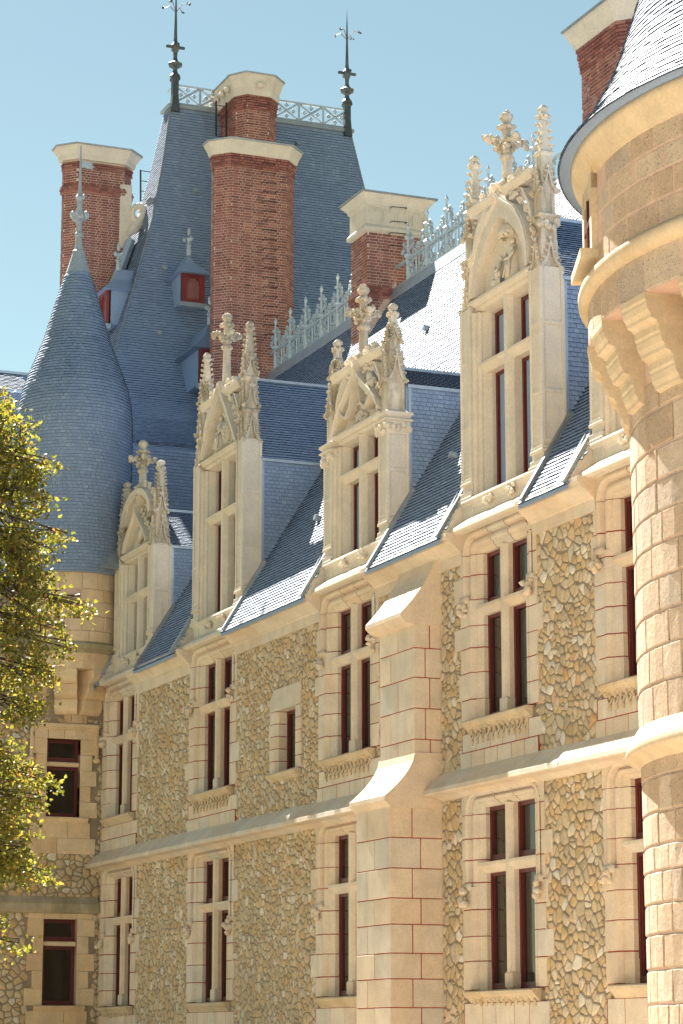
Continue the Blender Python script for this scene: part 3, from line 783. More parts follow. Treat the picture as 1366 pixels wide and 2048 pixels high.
    if style == 'arch':
        za = z0+1.12; inn = curve(lambda s: (a-.16)*(1-s**2.3), z0, za); out = curve(lambda s: a*(1-s**2.6) if s < .75 else a*(1-.75**2.6)*(1-(s-.75)/.25)**1.35, z0, zrail+.02)
    elif style == 'triangle':
        inn = curve(lambda s: (a-.13)*(1-s), z0, zrail+.0); out = curve(lambda s: (a-.02)*(1-s)+.035, z0, zrail+.30)
    elif style == 'ogee':
        inn = curve(lambda s: (a-.10)*(1-sm(s))**1.1, z0, zrail-.16); out = curve(lambda s: a*(1-sm(s)), z0, zrail+.08)
    else:
        inn = curve(lambda s: (a-.30)*(1-sm(s)), z0, zrail-.45); out = curve(lambda s: (a-.18)*(1-sm(s)), z0, zrail-.25)
    for sg in (-1, 1):
        O = [(xc+sg*p[0], p[1]) for p in out]; I = [(xc+sg*p[0], p[1]) for p in inn]
        ribbon(mb, O, I, y0-.03, y0+.34)
        O2 = [(xc+sg*(p[0]*.97+q[0]*.03), p[1]*.9+q[1]*.1) for p, q in zip(out, inn)]; I2 = [(xc+sg*(p[0]*.72+q[0]*.28), p[1]*.72+q[1]*.28) for p, q in zip(out, inn)]
        ribbon(mb, O2, I2, y0-.065, y0)
        for s in (2, 4, 6, 8, 10, 12):
            p = out[s]; mb.crocket((xc+sg*(p[0]+.01), y0+.08, p[1]+.02), (sg*.8, 0, .45), .11); mb.leafy((xc+sg*(p[0]+.06), y0+.08, p[1]+.05), (.035, .05, .035), 3, .035)
        if style != 'round':      # thin tracery bars in the open spandrel
            zA = z0+(zrail-z0)*.30; zB_ = zrail-.10
            for f0, f1 in ((.0, .55), (.35, .85)):
                pts_ = []
                for t in np.linspace(0, 1, 8):
                    zz = zA+(zB_-zA)*t; xo = np.interp(zz, [q[1] for q in out], [q[0] for q in out]); xx = ji-.03-(ji-.03-xo)*(f0+(f1-f0)*math.sin(t*math.pi*.5))
                    pts_.append((xc+sg*xx, y0+.10, zz))
                mb.tube(pts_, .022, 5)
    if style == 'round':     # relieving arch over a small ogee
        for rr, t, yy in ((a+.05, .12, -.04), (a-.14, .07, 0)):
            O = [(xc+rr*math.cos(w), zrail-.62+(.70 if yy else .62)*math.sin(w)) for w in np.linspace(0, math.pi, 25)]
            I = [(xc+(rr-t)*math.cos(w), zrail-.62+((.70 if yy else .62)-t)*math.sin(w)) for w in np.linspace(0, math.pi, 25)]
            ribbon(mb, O, I, y0+yy, y0+.3)
        for w in np.linspace(.35, 2.8, 9): mb.crocket((xc+(a+.05)*math.cos(w), y0+.1, zrail-.62+.72*math.sin(w)), (math.cos(w), 0, math.sin(w)), .13)
        mb.box(xc-.03, xc+.03, y0, y0+.2, zrail-.3, zrail+.05)
    if style == 'ogee':      # hanging tracery curves
        for sg in (-1, 1):
            c = [(.10, zrail-.15), (.14, zrail-.5), (.26, zrail-.82), (.44, zrail-.96), (.62, zrail-.88), (.74, zrail-.72)]
            ribbon(mb, [(xc+sg*p[0], p[1]) for p in c], [(xc+sg*(p[0]+.01), p[1]+.06) for p in c], y0-.05, y0+.12)
    mb.build('gable_arch', M['cream'], body)
    # tympanum with carving
    mb = MB(); top = [p for p in inn]; poly = [(xc+p[0], p[1]) for p in top] + [(xc-p[0], p[1]) for p in top[::-1][1:]]
    mb.yprism(poly, y0+.17, y0+.33)
    if style == 'round':
        pts = [(xc+(a-.1)*math.cos(w), zrail-.62+.6*math.sin(w)) for w in np.linspace(0, math.pi, 15)]; mb.yprism(pts, y0+.22, y0+.32); mb.box(xc-a, xc+a, y0+.24, y0+.32, z0, zrail-.6)
    mb.build('tympanum', M['cream'], body)
    mb = MB(); yt = y0+.15; zc = z0
    def figure(x, z, h, lean=0.0):
        w = h*.17
        mb.lathe([(w*1.5, 0), (w*1.2, h*.3), (w*.85, h*.52), (w*1.1, h*.7), (w*.55, h*.82), (w*.3, h*.84)], (x, yt, z), 8); mb.blob((x+lean, yt-.03, z+h*.92), (h*.06, h*.065, h*.08), .1, None, 2)
        mb.tube([(x-w, yt-.04, z+h*.72), (x-w*1.2+lean, yt-.10, z+h*.5), (x+lean*2, yt-.12, z+h*.48)], h*.045, 6); mb.tube([(x+w, yt-.04, z+h*.72), (x+w*1.1, yt-.10, z+h*.55), (x+w*.2+lean, yt-.12, z+h*.45)], h*.045, 6)
        for u in (-.6, 0, .6): mb.tube([(x+u*w, yt-w*.9, z+h*.5), (x+u*w*1.5, yt-w*1.35, z+.02)], h*.028, 5)
    if style == 'arch':
        figure(xc+.22, zc+.02, .68); figure(xc-.26, zc+.02, .50, .05); mb.box(xc-.14, xc+.10, yt-.10, yt+.05, zc, zc+.26, .02); mb.leafy((xc-.3, yt-.08, zc+.12), (.14, .03, .1), 10, .06)
        mb.lathe([(.25, .78), (.24, .82), (.21, .90), (.13, .98), (.03, 1.03)], (xc+.1, yt+.04, zc), 12)
        for k in range(12): mb.blob((xc+.1+.25*math.cos(k*.524), yt+.03+.2*math.sin(k*.524), zc+.76), (.035, .035, .05), .3)
        mb.blob((xc+.08, yt-.05, zc+1.02), .05, .3)
    elif style == 'triangle':
        sh_ = [(-.2, .55), (.2, .55), (.2, .3), (.12, .14), (0, .04), (-.12, .14), (-.2, .3)]
        mb.yprism([(xc+.08+p[0], zc+.05+p[1]) for p in sh_], yt-.07, yt+.04); mb.leafy((xc+.08, yt-.08, zc+.35), (.12, .02, .16), 9, .045)
        figure(xc-.22, zc+.05, .75); mb.leafy((xc+.1, yt-.03, zc+.78), (.16, .03, .1), 12, .05); mb.leafy((xc, yt, zc+.08), (.45, .03, .06), 22, .045)
    elif style == 'ogee':
        mb.leafy((xc, yt-.02, zc+.12), (.36, .03, .1), 26, .05); mb.leafy((xc-.28, yt, zc+.35), (.10, .03, .18), 10, .05)
        for q in ((.52, .62), (.56, .5), (.46, .38), (.6, .3), (.5, .2)): mb.blob((xc+q[0], y0+.05, zc+q[1]+.12), (.09, .07, .1), .3)
    else:
        mb.yprism([(xc-.02+p[0]*.8+p[1]*.25, zc+.08+p[1]*.75) for p in [(-.2, .5), (.2, .5), (.2, .25), (0, .02), (-.2, .25)]], yt-.09, yt); mb.leafy((xc, yt, zc+.5), (.12, .03, .12), 12, .05); mb.leafy((xc, yt, zc+.05), (.4, .02, .04), 14, .04)
        for u in (-.42, .42): m9 = MB(); m9.leafy((xc+u, y0+.18, zrail-.45), (.12, .04, .16), 16, .05); m9.build('leaf_spray', M['cream'], body)
    mb.build('carved_relief', M['cream'], body, True)
    # openwork rail between the pinnacles
    if style != 'round':
        mb = MB(); ra = [(y0+.30, zrail-.10), (y0+.02, zrail-.10), (y0-.03, zrail-.03), (y0-.05, zrail), (y0-.05, zrail+.04), (y0+.30, zrail+.07)]
        e = .17 if style != 'triangle' else .10
        mb.xprism(ra, xc-ji-.06, xc-e*.8); mb.xprism(ra, xc+e*.8, xc+ji+.06)
        for s in (-1, 1):
            for u in (.36, .62): mb.leafy((xc+s*u, y0+.1, zrail+.13+.12*(.62-u)), (.11, .06, .08), 10, .06)
            mb.crocket((xc+s*.5, y0+.12, zrail+.1), (s*.3, 0, .8), .16)
            mb.leafy((xc+s*.45, y0+.05, zrail-.16), (.12, .04, .06), 7, .05)
            O = [(xc+s*(ji+.02), zrail-.75), (xc+s*(ji-.08), zrail-.45), (xc+s*(ji-.3), zrail-.16), (xc+s*(ji-.5), zrail-.08)]
            ribbon(mb, O, [(p[0]-s*.08, p[1]+.02) for p in O], y0+.02, y0+.2)
        mb.build('openwork_rail', M['cream'], body)
    mb = MB(); finial(mb, xc, y0+.15, zrail-.02, zfin, zcross, .33 if style == 'arch' else .27, .078); mb.build('finial', M['lichen'], body)
    # slate-hung body behind
    ye = lambda z: (z-9.72)/1.62-.33
    cb = MB(); X0, X1 = xl+.05, xr-.05; yb = y0+.40
    cb.xprism([(yb-.05, ROOFZ(yb)-.5), (yb-.05, ze), (ye(ze)+.3, ze), (ye(ROOFZ(yb)-.5)+.3, ROOFZ(yb)-.5)], X0, X1)
    cb.yprism([(X0-.04, ze), (xc, zr), (X1+.04, ze)], yb-.04, ye(ze)); 
    vs = [(X0-.05, yb, ze), (X0-.05, ye(ze), ze), (xc, ye(zr), zr), (xc, yb, zr), (X1+.05, yb, ze), (X1+.05, ye(ze), ze)]
    cb.add(vs, [(0, 1, 2, 3), (4, 3, 2, 5)]); cb.build('cheek', M['slate'], body)
    pc = Pieces()
    # right cheek: u along +Y
    e = .078; zb_ = ROOFZ(yb)
    slates_flat(pc, (X1, 0, zb_), (0, 1, 0), (0, 0, 1), (1, 0, 0), int((ze-zb_)/e), lambda v: (yb, ye(zb_+v)), e, .115)
    slates_flat(pc, (X0, 0, zb_), (0, 1, 0), (0, 0, 1), (-1, 0, 0), int((ze-zb_)/e), lambda v: (yb, ye(zb_+v)), e, .115)
    for s, xe in ((1, X1+.06), (-1, X0-.06)):
        V = Vector((xc-xe, 0, zr-ze)); L = V.length; N = Vector((s*(zr-ze), 0, abs(xc-xe)))
        slates_flat(pc, (xe, 0, ze), (0, 1, 0), V, N, int(L/.08), lambda v: (yb-.05, ye(ze+(zr-ze)*v/L)), .08, .115)
    m2 = MB()
    for v, f, r in pc.p: m2.add(v, f, r)
    m2.build('slate_hanging', M['slate'], body, False, 'stuff')
    mb = MB(); mb.xprism([(yb-.06, zr-.02), (yb-.06, zr+.04), (ye(zr)+.1, zr+.04), (ye(zr)+.1, zr-.02)], xc-.07, xc+.07); mb.build('ridge_zinc', M['zinc'], body)
    for xe in (X1+.015, X0-.075): mb = MB(); mb.box(xe, xe+.06, yb-.03, ye(ze), ze-.05, ze+.01); mb.build('eaves_zinc', M['zinc'], body)
    mb = MB(); mb.box(X1-.01, X1+.035, yb-.005, yb+.05, ROOFZ(yb), ze-.05); mb.build('zinc_flashing', M['zinc'], body)
    for xx in (xr+.036, xl-.137):
        mb = MB(); a, b = Vector((xx, -.34, ROOFZ(-.34)+.0)), Vector((xx, yb+.06, ROOFZ(yb+.06)+.03)); n = Vector((0, -.85, .52))
        mb.add([a, a+Vector((.1, 0, 0)), b+Vector((.1, 0, 0)), b, a+n*.07, a+n*.07+Vector((.1, 0, 0)), b+n*.07+Vector((.1, 0, 0)), b+n*.07], [(4, 5, 6, 7), (0, 4, 7, 3), (1, 2, 6, 5), (0, 1, 5, 4), (2, 3, 7, 6)]); mb.build('lead_gutter', M['lead'], body)
    mb = MB(); x3 = xl-.141; A, B, C, D = (x3, -.37, ROOFZ(-.37)+.02), (x3-.36, -.36, ROOFZ(-.36)+.02), (x3, .04, ROOFZ(.04)+.03), (x3, .035, ROOFZ(.04)+.20)
    mb.add([A, B, C, D], [(0, 1, 3), (1, 2, 3), (0, 3, 2), (0, 2, 1)]); mb.build('gutter_flashing', M['zinc'], body)
    return body
def dx(pa, pb, y): return onY(*pa, y)[0], onY(*pb, y)[0]
T4 = [('gablet', 13.50, 14.0, .36, .33), ('shaft', 14.0, 14.2, .30, .30), ('foliage', 14.15, 14.36, .29, .29), ('shaft', 14.42, 14.9, .27, .25), ('gablet', 14.78, 15.2, .27, .24), ('shaft', 15.15, 15.42, .22, .21), ('collar', 15.40, 15.5, .22, .29), ('spire', 15.5, 16.05, .20, .10), ('bud', 16.02, 16.16, .2, .1), ('cap', 16.14, 16.28, .1, .16)]
T3 = [('shaft', 12.6, 13.2, .35, .34), ('gablet', 13.12, 13.72, .35, .30), ('shaft', 13.7, 13.95, .22, .21), ('gablet', 13.88, 14.15, .21, .18), ('bud', 14.14, 14.28, .17, .14), ('shaft', 14.26, 14.4, .13, .12), ('bud', 14.38, 14.5, .2, .12), ('cap', 14.5, 14.64, .12, .17)]
T2 = [('gablet', 13.66, 14.3, .37, .33), ('collar', 14.28, 14.4, .32, .42), ('gablet', 14.4, 15.0, .31, .28), ('collar', 14.98, 15.1, .27, .37), ('gablet', 15.1, 15.55, .25, .21), ('collar', 15.52, 15.6, .2, .27), ('spire', 15.6, 16.08, .19, .10), ('collar', 16.06, 16.16, .1, .2), ('cap', 16.14, 16.28, .12, .16)]
T1 = [('gablet', 12.55, 13.2, .36, .30), ('shaft', 13.1, 13.35, .25, .24), ('gablet', 13.3, 13.85, .26, .20), ('collar', 13.84, 13.92, .18, .27), ('spire', 13.92, 14.3, .17, .13), ('bud', 14.28, 14.42, .2, .14), ('cap', 14.42, 14.55, .14, .19)]
a, b = dx((926, 854), (1088, 829), YD); dormer(a, b, 12.55, 13.42, 13.40, 14.85, 'arch', T4, 15.20, 16.62, 16.05, 13.55)
a, b = dx((651, 1000), (778, 1000), YD); D3 = dormer(a, b, 11.90, 12.45, 13.10, 13.80, 'ogee', T3, 13.82, 15.34, 14.76, 12.5)
a3, b3 = a, b
a, b = dx((389, 1100), (487, 1050), YD); dormer(a, b, 12.53, 13.55, 13.34, 15.40, 'triangle', T2, 15.00, 16.82, 16.28, 13.75)
a, b = dx((233, 1150), (310, 1110), YD); dormer(a, b, 11.72, 12.48, 12.55, 13.65, 'round', T1, 14.02, 15.28, 14.78, 12.6)
a5 = onY(1184, 800, YD)[0]; dormer(a5, a5+2.95, 11.90, 12.45, 13.0, 13.8, 'ogee', T3, 13.82, 15.2, 14.7, 12.5)
# foliate capitals of the middle dormer
for s in (a3+.19, b3-.19):
    mb = MB(); tiers(mb, s, YD+.17, [('foliage', 12.18, 12.40, .40, .4), ('collar', 12.46, 12.62, .37, .55)], 1.0); mb.build('foliate_capital', M['cream'], D3)

# ---- main roof
rd = MB()
DSP = [(o.location) for o in []]
dorm = [(onY(926, 854, YD)[0], onY(1088, 829, YD)[0], 13.3), (onY(651, 1000, YD)[0], onY(778, 1000, YD)[0], 13.0), (onY(389, 1100, YD)[0], onY(487, 1050, YD)[0], 13.2), (onY(233, 1150, YD)[0], onY(310, 1110, YD)[0], 12.4), (a5, a5+2.95, 13.2)]
xs = sorted({-60.0, XR} | {d[0]+.04 for d in dorm} | {d[1]-.04 for d in dorm})
for a, b in zip(xs, xs[1:]):
    m = (a+b)/2; zlo = max([9.66] + [d[2] for d in dorm if d[0] < m < d[1]]); yl = (zlo-9.72)/1.62-.33
    rd.add([(a, yl, zlo), (b, yl, zlo), (b, RIDGE_Y, RIDGE_Z), (a, RIDGE_Y, RIDGE_Z), (a, yl, zlo-.06), (b, yl, zlo-.06)], [(0, 1, 2, 3), (4, 5, 1, 0)])
rd.add([(-60, RIDGE_Y, RIDGE_Z), (XR, RIDGE_Y, RIDGE_Z), (XR, 10.3, 9.66), (-60, 10.3, 9.66)], [(0, 1, 2, 3)])
rd.add([(XR, .3, 9.66), (XR, RIDGE_Y, RIDGE_Z), (XR, 10.3, 9.66)], [(0, 1, 2)])
roof = rd.build('roof', M['slate'], wing)
sp = Pieces(); V = Vector((0, 1, 1.62)); L = Vector((0, RIDGE_Y+.36, RIDGE_Z-ROOFZ(-.36))).length; N = Vector((0, -1.62, 1))
vz = 1.62/math.hypot(1, 1.62)
def skip(u, v):
    z = ROOFZ(-.36) + v*vz; x = u
    return any(d[0]+.04 < x < d[1]-.04 and z < d[2]+.2 for d in dorm)
slates_flat(sp, (0, -.36, ROOFZ(-.36)), (1, 0, 0), V, N, int(L/.088), lambda v: (-60, -24), .088, .125, skip)
sp.emit('slate', 'slate_field', M['slate'], roof, 300, key=lambda c: -34.0 < c[0] < -32.6 and c[2] < 12)
mb = MB(); mb.xprism([(RIDGE_Y-.20, RIDGE_Z-.28), (RIDGE_Y-.09, RIDGE_Z+.05), (RIDGE_Y+.09, RIDGE_Z+.05), (RIDGE_Y+.2, RIDGE_Z-.28), (RIDGE_Y, RIDGE_Z-.1)], -59.2, XR); mb.build('ridge_zinc', M['zinc'], wing)
for px, py in ((856, 660), (640, 1040), (912, 915), (1000, 0)):
    if py == 0: continue
    d = ray(px, py); t = (9.72+1.62*(CAM[1]+.33)-CAM[2])/(d[2]-1.62*d[1]); p = CAM+t*d
    mb = MB(); mb.tube([Vector(p)+Vector((0, .1, 0)), Vector(p)+Vector((0, -.12, .05))], [.075, .065], 8); mb.build('roof_vent', M['lead'], wing)

# ---- iron and zinc ridge cresting
def cresting():
    base = MB(); y, z = RIDGE_Y, RIDGE_Z+.05
    base.box(-59.2, -33, y-.025, y+.025, z+.02, z+.07); base.box(-59.2, -33, y-.03, y+.03, z+.50, z+.56)
    root = base.build('ridge_cresting', M['cresting'], wing)
    pm = MB(); k = 1.05
    pm.lathe([(.045, 0), (.045, .55), (.10, .60), (.10, .64), (.035, .70), (.03, .98), (.07, 1.02), (.09, 1.06), (.03, 1.10), (.022, 1.22), (.05, 1.30), (.0, 1.42)], (0, 0, 0), 8)
    for s in (-1, 1):
        pm.tube([(0, 0, .72), (s*.12, 0, .76), (s*.2, 0, .86)], .014, 5)
        for q in ((.2, .90), (.25, .97), (.16, 1.0), (.27, .88), (.2, 1.05)): pm.blob((s*q[0], random.uniform(-.03, .03), q[1]-(.12 if s < 0 else 0)), (.06, .03, .055), .35)
    me = newmesh('cresting_finial', pm.v, pm.f, pm.r)
    pn = MB()
    for s in (-1, 1):
        O = [(s*(.40*math.sin(w)) , .28-.22*math.cos(w)) for w in np.linspace(.1, 3.04, 11)]; pn.tube([(p[0], 0, p[1]) for p in O], .028, 5)
        O = [(s*(.46-.20*math.sin(w)), .06+.44*w/3.14) for w in np.linspace(0, 3.14, 8)]; pn.tube([(p[0], 0, p[1]) for p in O], .024, 5)
        pn.tube([(s*.26, 0, .5), (s*.26, 0, .72)], .018, 5)
        for q in range(5): pn.blob((s*.26+random.uniform(-.05, .05), 0, .66+q*.05), (.045, .03, .05), .35)
        pn.leafy((s*.2, 0, .2), (.08, .02, .08), 5, .035); pn.leafy((s*.36, 0, .44), (.07, .02, .06), 5, .04); pn.tube([(s*.08, 0, .06), (s*.08, 0, .66)], .02, 5); pn.leafy((s*.08, 0, .68), (.04, .02, .08), 5, .04)
    me2 = newmesh('cresting_panel', pn.v, pn.f, pn.r)
    x = -58.9; i = 0
    while x < -33:
        if not (-52.3 < x < -50.7 or -43.2 < x < -40): link('cresting_finial', me, M['cresting'], root, (x, y, z))
        if not (-52.4 < x+k/2 < -50.9 or -43.2 < x+k/2 < -40): link('cresting_panel', me2, M['cresting'], root, (x+k/2, y, z))
        x += k
cresting()

# ---- chimneys
def chimney(parent, poly, z0, z1, cap, edges, name='chimney', band=None, corbel=.6, rungs=None, n=110, h=.071):
    core = MB(); core.zprism(poly, z0, z1); root = core.build(name, M['brickmortar'], parent)
    pc = Pieces()
    def of(z):
        o = 0.0
        if corbel and z > z1-corbel: o = .025 + .016*int((z-(z1-corbel))/.14)
        if band and abs(z-band) < .12: o = max(o, .07 if int((z-band+.12)/.08) == 1 else .045)
        return o
    bricks(pc, poly, z0, z1, h, .008, edges, outf=of)
    if band: c2 = MB(); loft(c2, poly, [(0, band-.12), (.045, band-.1), (.045, band+.1), (0, band+.12)]); c2.build('brick_band', M['brick'], root)
    pc.emit('brick', 'brickwork', M['brick'], root, n)
    cm = MB(); loft(cm, poly, cap); cm.build('chimney_cap', M['cream'], root)
    cl = MB(); t = cap[-1]; loft(cl, poly, [(t[0]+.03, t[1]-.01), (t[0]+.035, t[1]+.03), (-.25, t[1]+.14)]); cl.build('cap_lead', M['lead'], root)
    return root
XB = -59.3
def yx(px, py, X): return onX(px, py, X)[1]
y1, y2 = yx(461, 500, XB), yx(572, 500, XB); ch = .34
zB = onX(500, 310, XB)[2]
CB_ = chimney(wing, [(XB, y1), (XB, y2), (XB-ch, y2+ch), (XB-ch-.2, y2+ch), (XB-2*ch-.2, y2), (XB-2*ch-.2, y1), (XB-ch-.2, y1-ch), (XB-ch, y1-ch)], 16.5, zB, [(.07, zB-.02), (.10, zB+.05), (.11, zB+.1), (.20, zB+.27), (.21, zB+.32)], [0, 1, 6, 7], corbel=.42)
def rungs(root, X, pts, w=.36):
    for px, py in pts:
        p = onX(px, py, X); mb = MB(); mb.tube([(X-.02, p[1]-w/2, p[2]), (X+.1, p[1]-w/2, p[2]), (X+.1, p[1]+w/2, p[2]+.02), (X-.02, p[1]+w/2, p[2]+.02)], .011, 5); mb.build('climbing_rung', M['iron'], root)
rungs(CB_, XB+.01, [(536+(y-330)*.012, y) for y in range(330, 690, 19)])
XD = -51.2; y0, y1 = yx(735, 500, XD), yx(850, 500, XD); zd = onX(735, 462, XD)[2]; zt = onX(738, 392, XD)[2]
CD_ = chimney(wing, [(XD, y0), (XD, y1), (XD-.95, y1), (XD-.95, y0)], 15.6, zd, [(.02, zd), (.09, zd+.03), (.09, zd+.1), (.03, zd+.18), (.03, zt-.22), (.06, zt-.2), (.08, zt-.12), (.19, zt), (.20, zt+.04)], [0, 3], corbel=0, band=onX(740, 585, XD)[2], n=100)
mb = MB()
for k in range(4):      # blind tracery panels on the stone attic of the chimney
    a = y0+(y1-y0)*(k+.12)/4; b = y0+(y1-y0)*(k+.88)/4
    for q in ((a, zd+.22), (b, zd+.22)): mb.box(XD+.02, XD+.055, q[0]-.012, q[0]+.012, zd+.22, zt-.36)
    mb.tube([(XD+.04, a+(b-a)*s, zt-.36+.10*abs(math.sin(s*6.28))) for s in np.linspace(0, 1, 9)], .016, 5)
mb.build('blind_tracery', M['cream'], CD_)
rungs(CD_, XD+.03, [(795, 418), (795, 447), (793, 470), (792, 495)], .38)
mb = MB(); p0 = Vector((XD+.012, RIDGE_Y, RIDGE_Z+.02)); p1 = Vector((XD+.012, y0, ROOFZ(y0)+.02))
mb.add([p0, p1, p1+Vector((.06, 0, .0)), p0+Vector((.06, 0, 0)), p0+Vector((.0, 0, .26)), p1+Vector((0, 0, .26))], [(0, 1, 5, 4), (0, 3, 2, 1), (4, 5, 2, 3)]); mb.build('mortar_flashing', M['pinkmortar'], CD_)
ye_ = 4.25; xe0, xe1 = onY(1163, 130, ye_)[0], onY(1236, 60, ye_)[0]
ze_ = onY(1163, 100, ye_)[2]; zet = onY(1132, 80, ye_-.25)[2]
chimney(wing, [(xe1+.4, ye_+.4), (xe1+.4, ye_+1.3), (xe1, ye_+1.7), (xe0, ye_+1.7), (xe0-.0, ye_+1.3), (xe0, ye_)][:3] + [(xe0, ye_+1.7), (xe0, ye_), (xe1, ye_)], 16.8, ze_+.05, [(.10, ze_), (.12, ze_+.08), (.24, ze_+.34), (.25, ze_+.40)], [0, 4, 5], corbel=.55, n=90)

# ================================================================== PAVILION
XT, YT0, YT1 = -64.0, 3.79, 9.19
PP = [(0, 27.14), (.29, 25.45), (.72, 23.54), (1.21, 22.06), (1.69, 20.62), (1.97, 19.8), (2.3, 18.95), (2.85, 17.95), (3.45, 17.3), (4.2, 16.75), (5.0, 16.3), (5.5, 16.08), (5.62, 15.98), (6.0, 13.5), (6.7, 10.2)]
PDEP = .55
XW = -56.95
pav = empty('corner_pavilion', (-62, 3, 0), 'tall slate-roofed corner pavilion with iron balustrade on top and two brick chimneys', 'building')
wm = MB()
wy = [(-1.36, -.48)]
for (ya, yb) in ((-3.2, wy[0][0]), (wy[0][1], .02)): wm.box(-58.0, XW, ya, yb, -.3, 12.2)
ya, yb = wy[0]
for z0, z1 in ((-.3, 2.44), (4.38, 6.7), (8.51, 12.2)): wm.box(-58.0, XW, ya, yb, z0, z1)
wm.box(-71, -58.02, -3.2, 10, -.3, 12.2)
pwall = wm.build('wall', M['mortar'], pav)
FW = lambda u, w, d: (XW+d, u, w)
rp = Pieces()
hol = [(-1.75, -.12, 6.0, 8.9), (-1.72, -.1, 1.9, 4.6)]
rubble(rp, -2.6, .0, 0, 4.55, FW, .17, 71, holes=hol); rubble(rp, -2.6, .0, 4.8, 9.0, FW, .165, 72, holes=hol)
rp.emit('rubble_stone', 'rubble_masonry', M['rubble'], pwall, 300, True, key=lambda c: c[1] > -1.9)
def wingwindow(ya, yb, z0, z1, ztr, rows, label=False, hoodm=False):
    rg = random.Random(int(z0*10)); root = MB(); root.box(XW-.3, XW+.018, ya-.2, ya, z0-.1, z1+.2); root.box(XW-.3, XW+.018, yb, yb+.2, z0-.1, z1+.2)
    root = root.build('transom_window', M['pinkmortar'], pav)
    n = max(4, int((z1-z0)/.34)); h = (z1-z0)/n
    for i in range(n):
        for s in (0, 1):
            q = (.26 if i % 2 else .40)*rg.uniform(.9, 1.1); mb = MB(); za, zb = z0+i*h+.004, z0+(i+1)*h-.004
            if s == 0: mb.box(XW-.32, XW+.032, ya-q, ya, za, zb, .006)
            else: mb.box(XW-.32, XW+.032, yb, yb+min(q, .46), za, zb, .006)
            mb.build('jamb_block', M['warm'], root)
    ys = np.linspace(ya-.36, yb+.36, 5)
    for a, b in zip(ys, ys[1:]): mb = MB(); mb.box(XW-.32, XW+.034, a+.003, b-.003, z1, z1+(.20 if not hoodm else .30), .006); mb.build('lintel_block', M['warm'], root)
    mb = MB(); mb.prism([(XW+.11, z0-.0), (XW+.12, z0-.03), (XW+.03, z0-.12), (XW-.3, z0-.12), (XW-.3, z0)], lambda p: (p[0], ya-.2, p[1]), lambda p: (p[0], yb+.2, p[1])); mb.build('sill', M['warm'], root)
    mb = MB(); mb.box(XW-.3, XW-.05, ya, yb, ztr-.05, ztr+.05, .02); mb.build('transom', M['warm'], root)
    if hoodm:
        mb = MB()
        for d, t in ((.0, .05), (.05, .035)):
            mb.box(XW+.03, XW+.12-d, ya-.42+d, yb+.42-d, z1+.26-d, z1+.30+t-d, .01)
        for yy in (ya-.42, yb+.34): mb.box(XW+.03, XW+.09, yy, yy+.08, z1-.45, z1+.28, .01); mb.blob((XW+.06, yy+.04, z1-.48), (.07, .09, .07), .15)
        mb.build('hood_moulding', M['warm'], root)
    for za, zb in ((z0, ztr-.05), (ztr+.05, z1)):
        t = .085; X = XW-.16; f = MB(); f.box(X-.06, X, ya, ya+t, za, zb); f.box(X-.06, X, yb-t, yb, za, zb); f.box(X-.06, X-.003, ya+t, yb-t, za, za+t*1.3); f.box(X-.06, X-.003, ya+t, yb-t, zb-t, zb)
        f.build('casement', M['maroon'], root); p = MB(); p.box(X-.045, X-.03, ya+t, yb-t, za+t, zb-t); p.build('pane', M['glass'], root)
    z = z0-.12
    for r in range(rows):
        hh = .36; ee = .32+(.18 if r % 2 else .05); xs_ = [ya-ee, (ya+yb)/2+(.12 if r % 2 == 0 else -.12), yb+ee-.1]
        for a, b in zip(xs_, xs_[1:]): mb = MB(); mb.box(XW-.1, XW+.033, a+.004, b-.004, z-hh+.004, z, .006); mb.build('ashlar_block', M['warm'], root)
        z -= hh
wingwindow(-1.33, -.53, 6.70, 8.51, 7.93, 2, hoodm=True); wingwindow(-1.32, -.52, 2.44, 4.38, 3.83, 3)
yy = -3.2
scr = MB(); scr.box(XW-.05, XW+.05, -3.2, -.02, 4.60, 4.76); scr = scr.build('string_course', M['greenstain'], pav)
while yy < -.05:
    y2 = min(yy+random.uniform(.35, .6), -.02)
    mb = MB(); mb.prism([(XW+.0, 4.92), (XW+.17, 4.72), (XW+.19, 4.56), (XW+.15, 4.52), (XW+.0, 4.50)], lambda p: (p[0], yy+.003, p[1]), lambda p: (p[0], y2-.003, p[1])); mb.build('string_block', M['greenstain'], scr); yy = y2

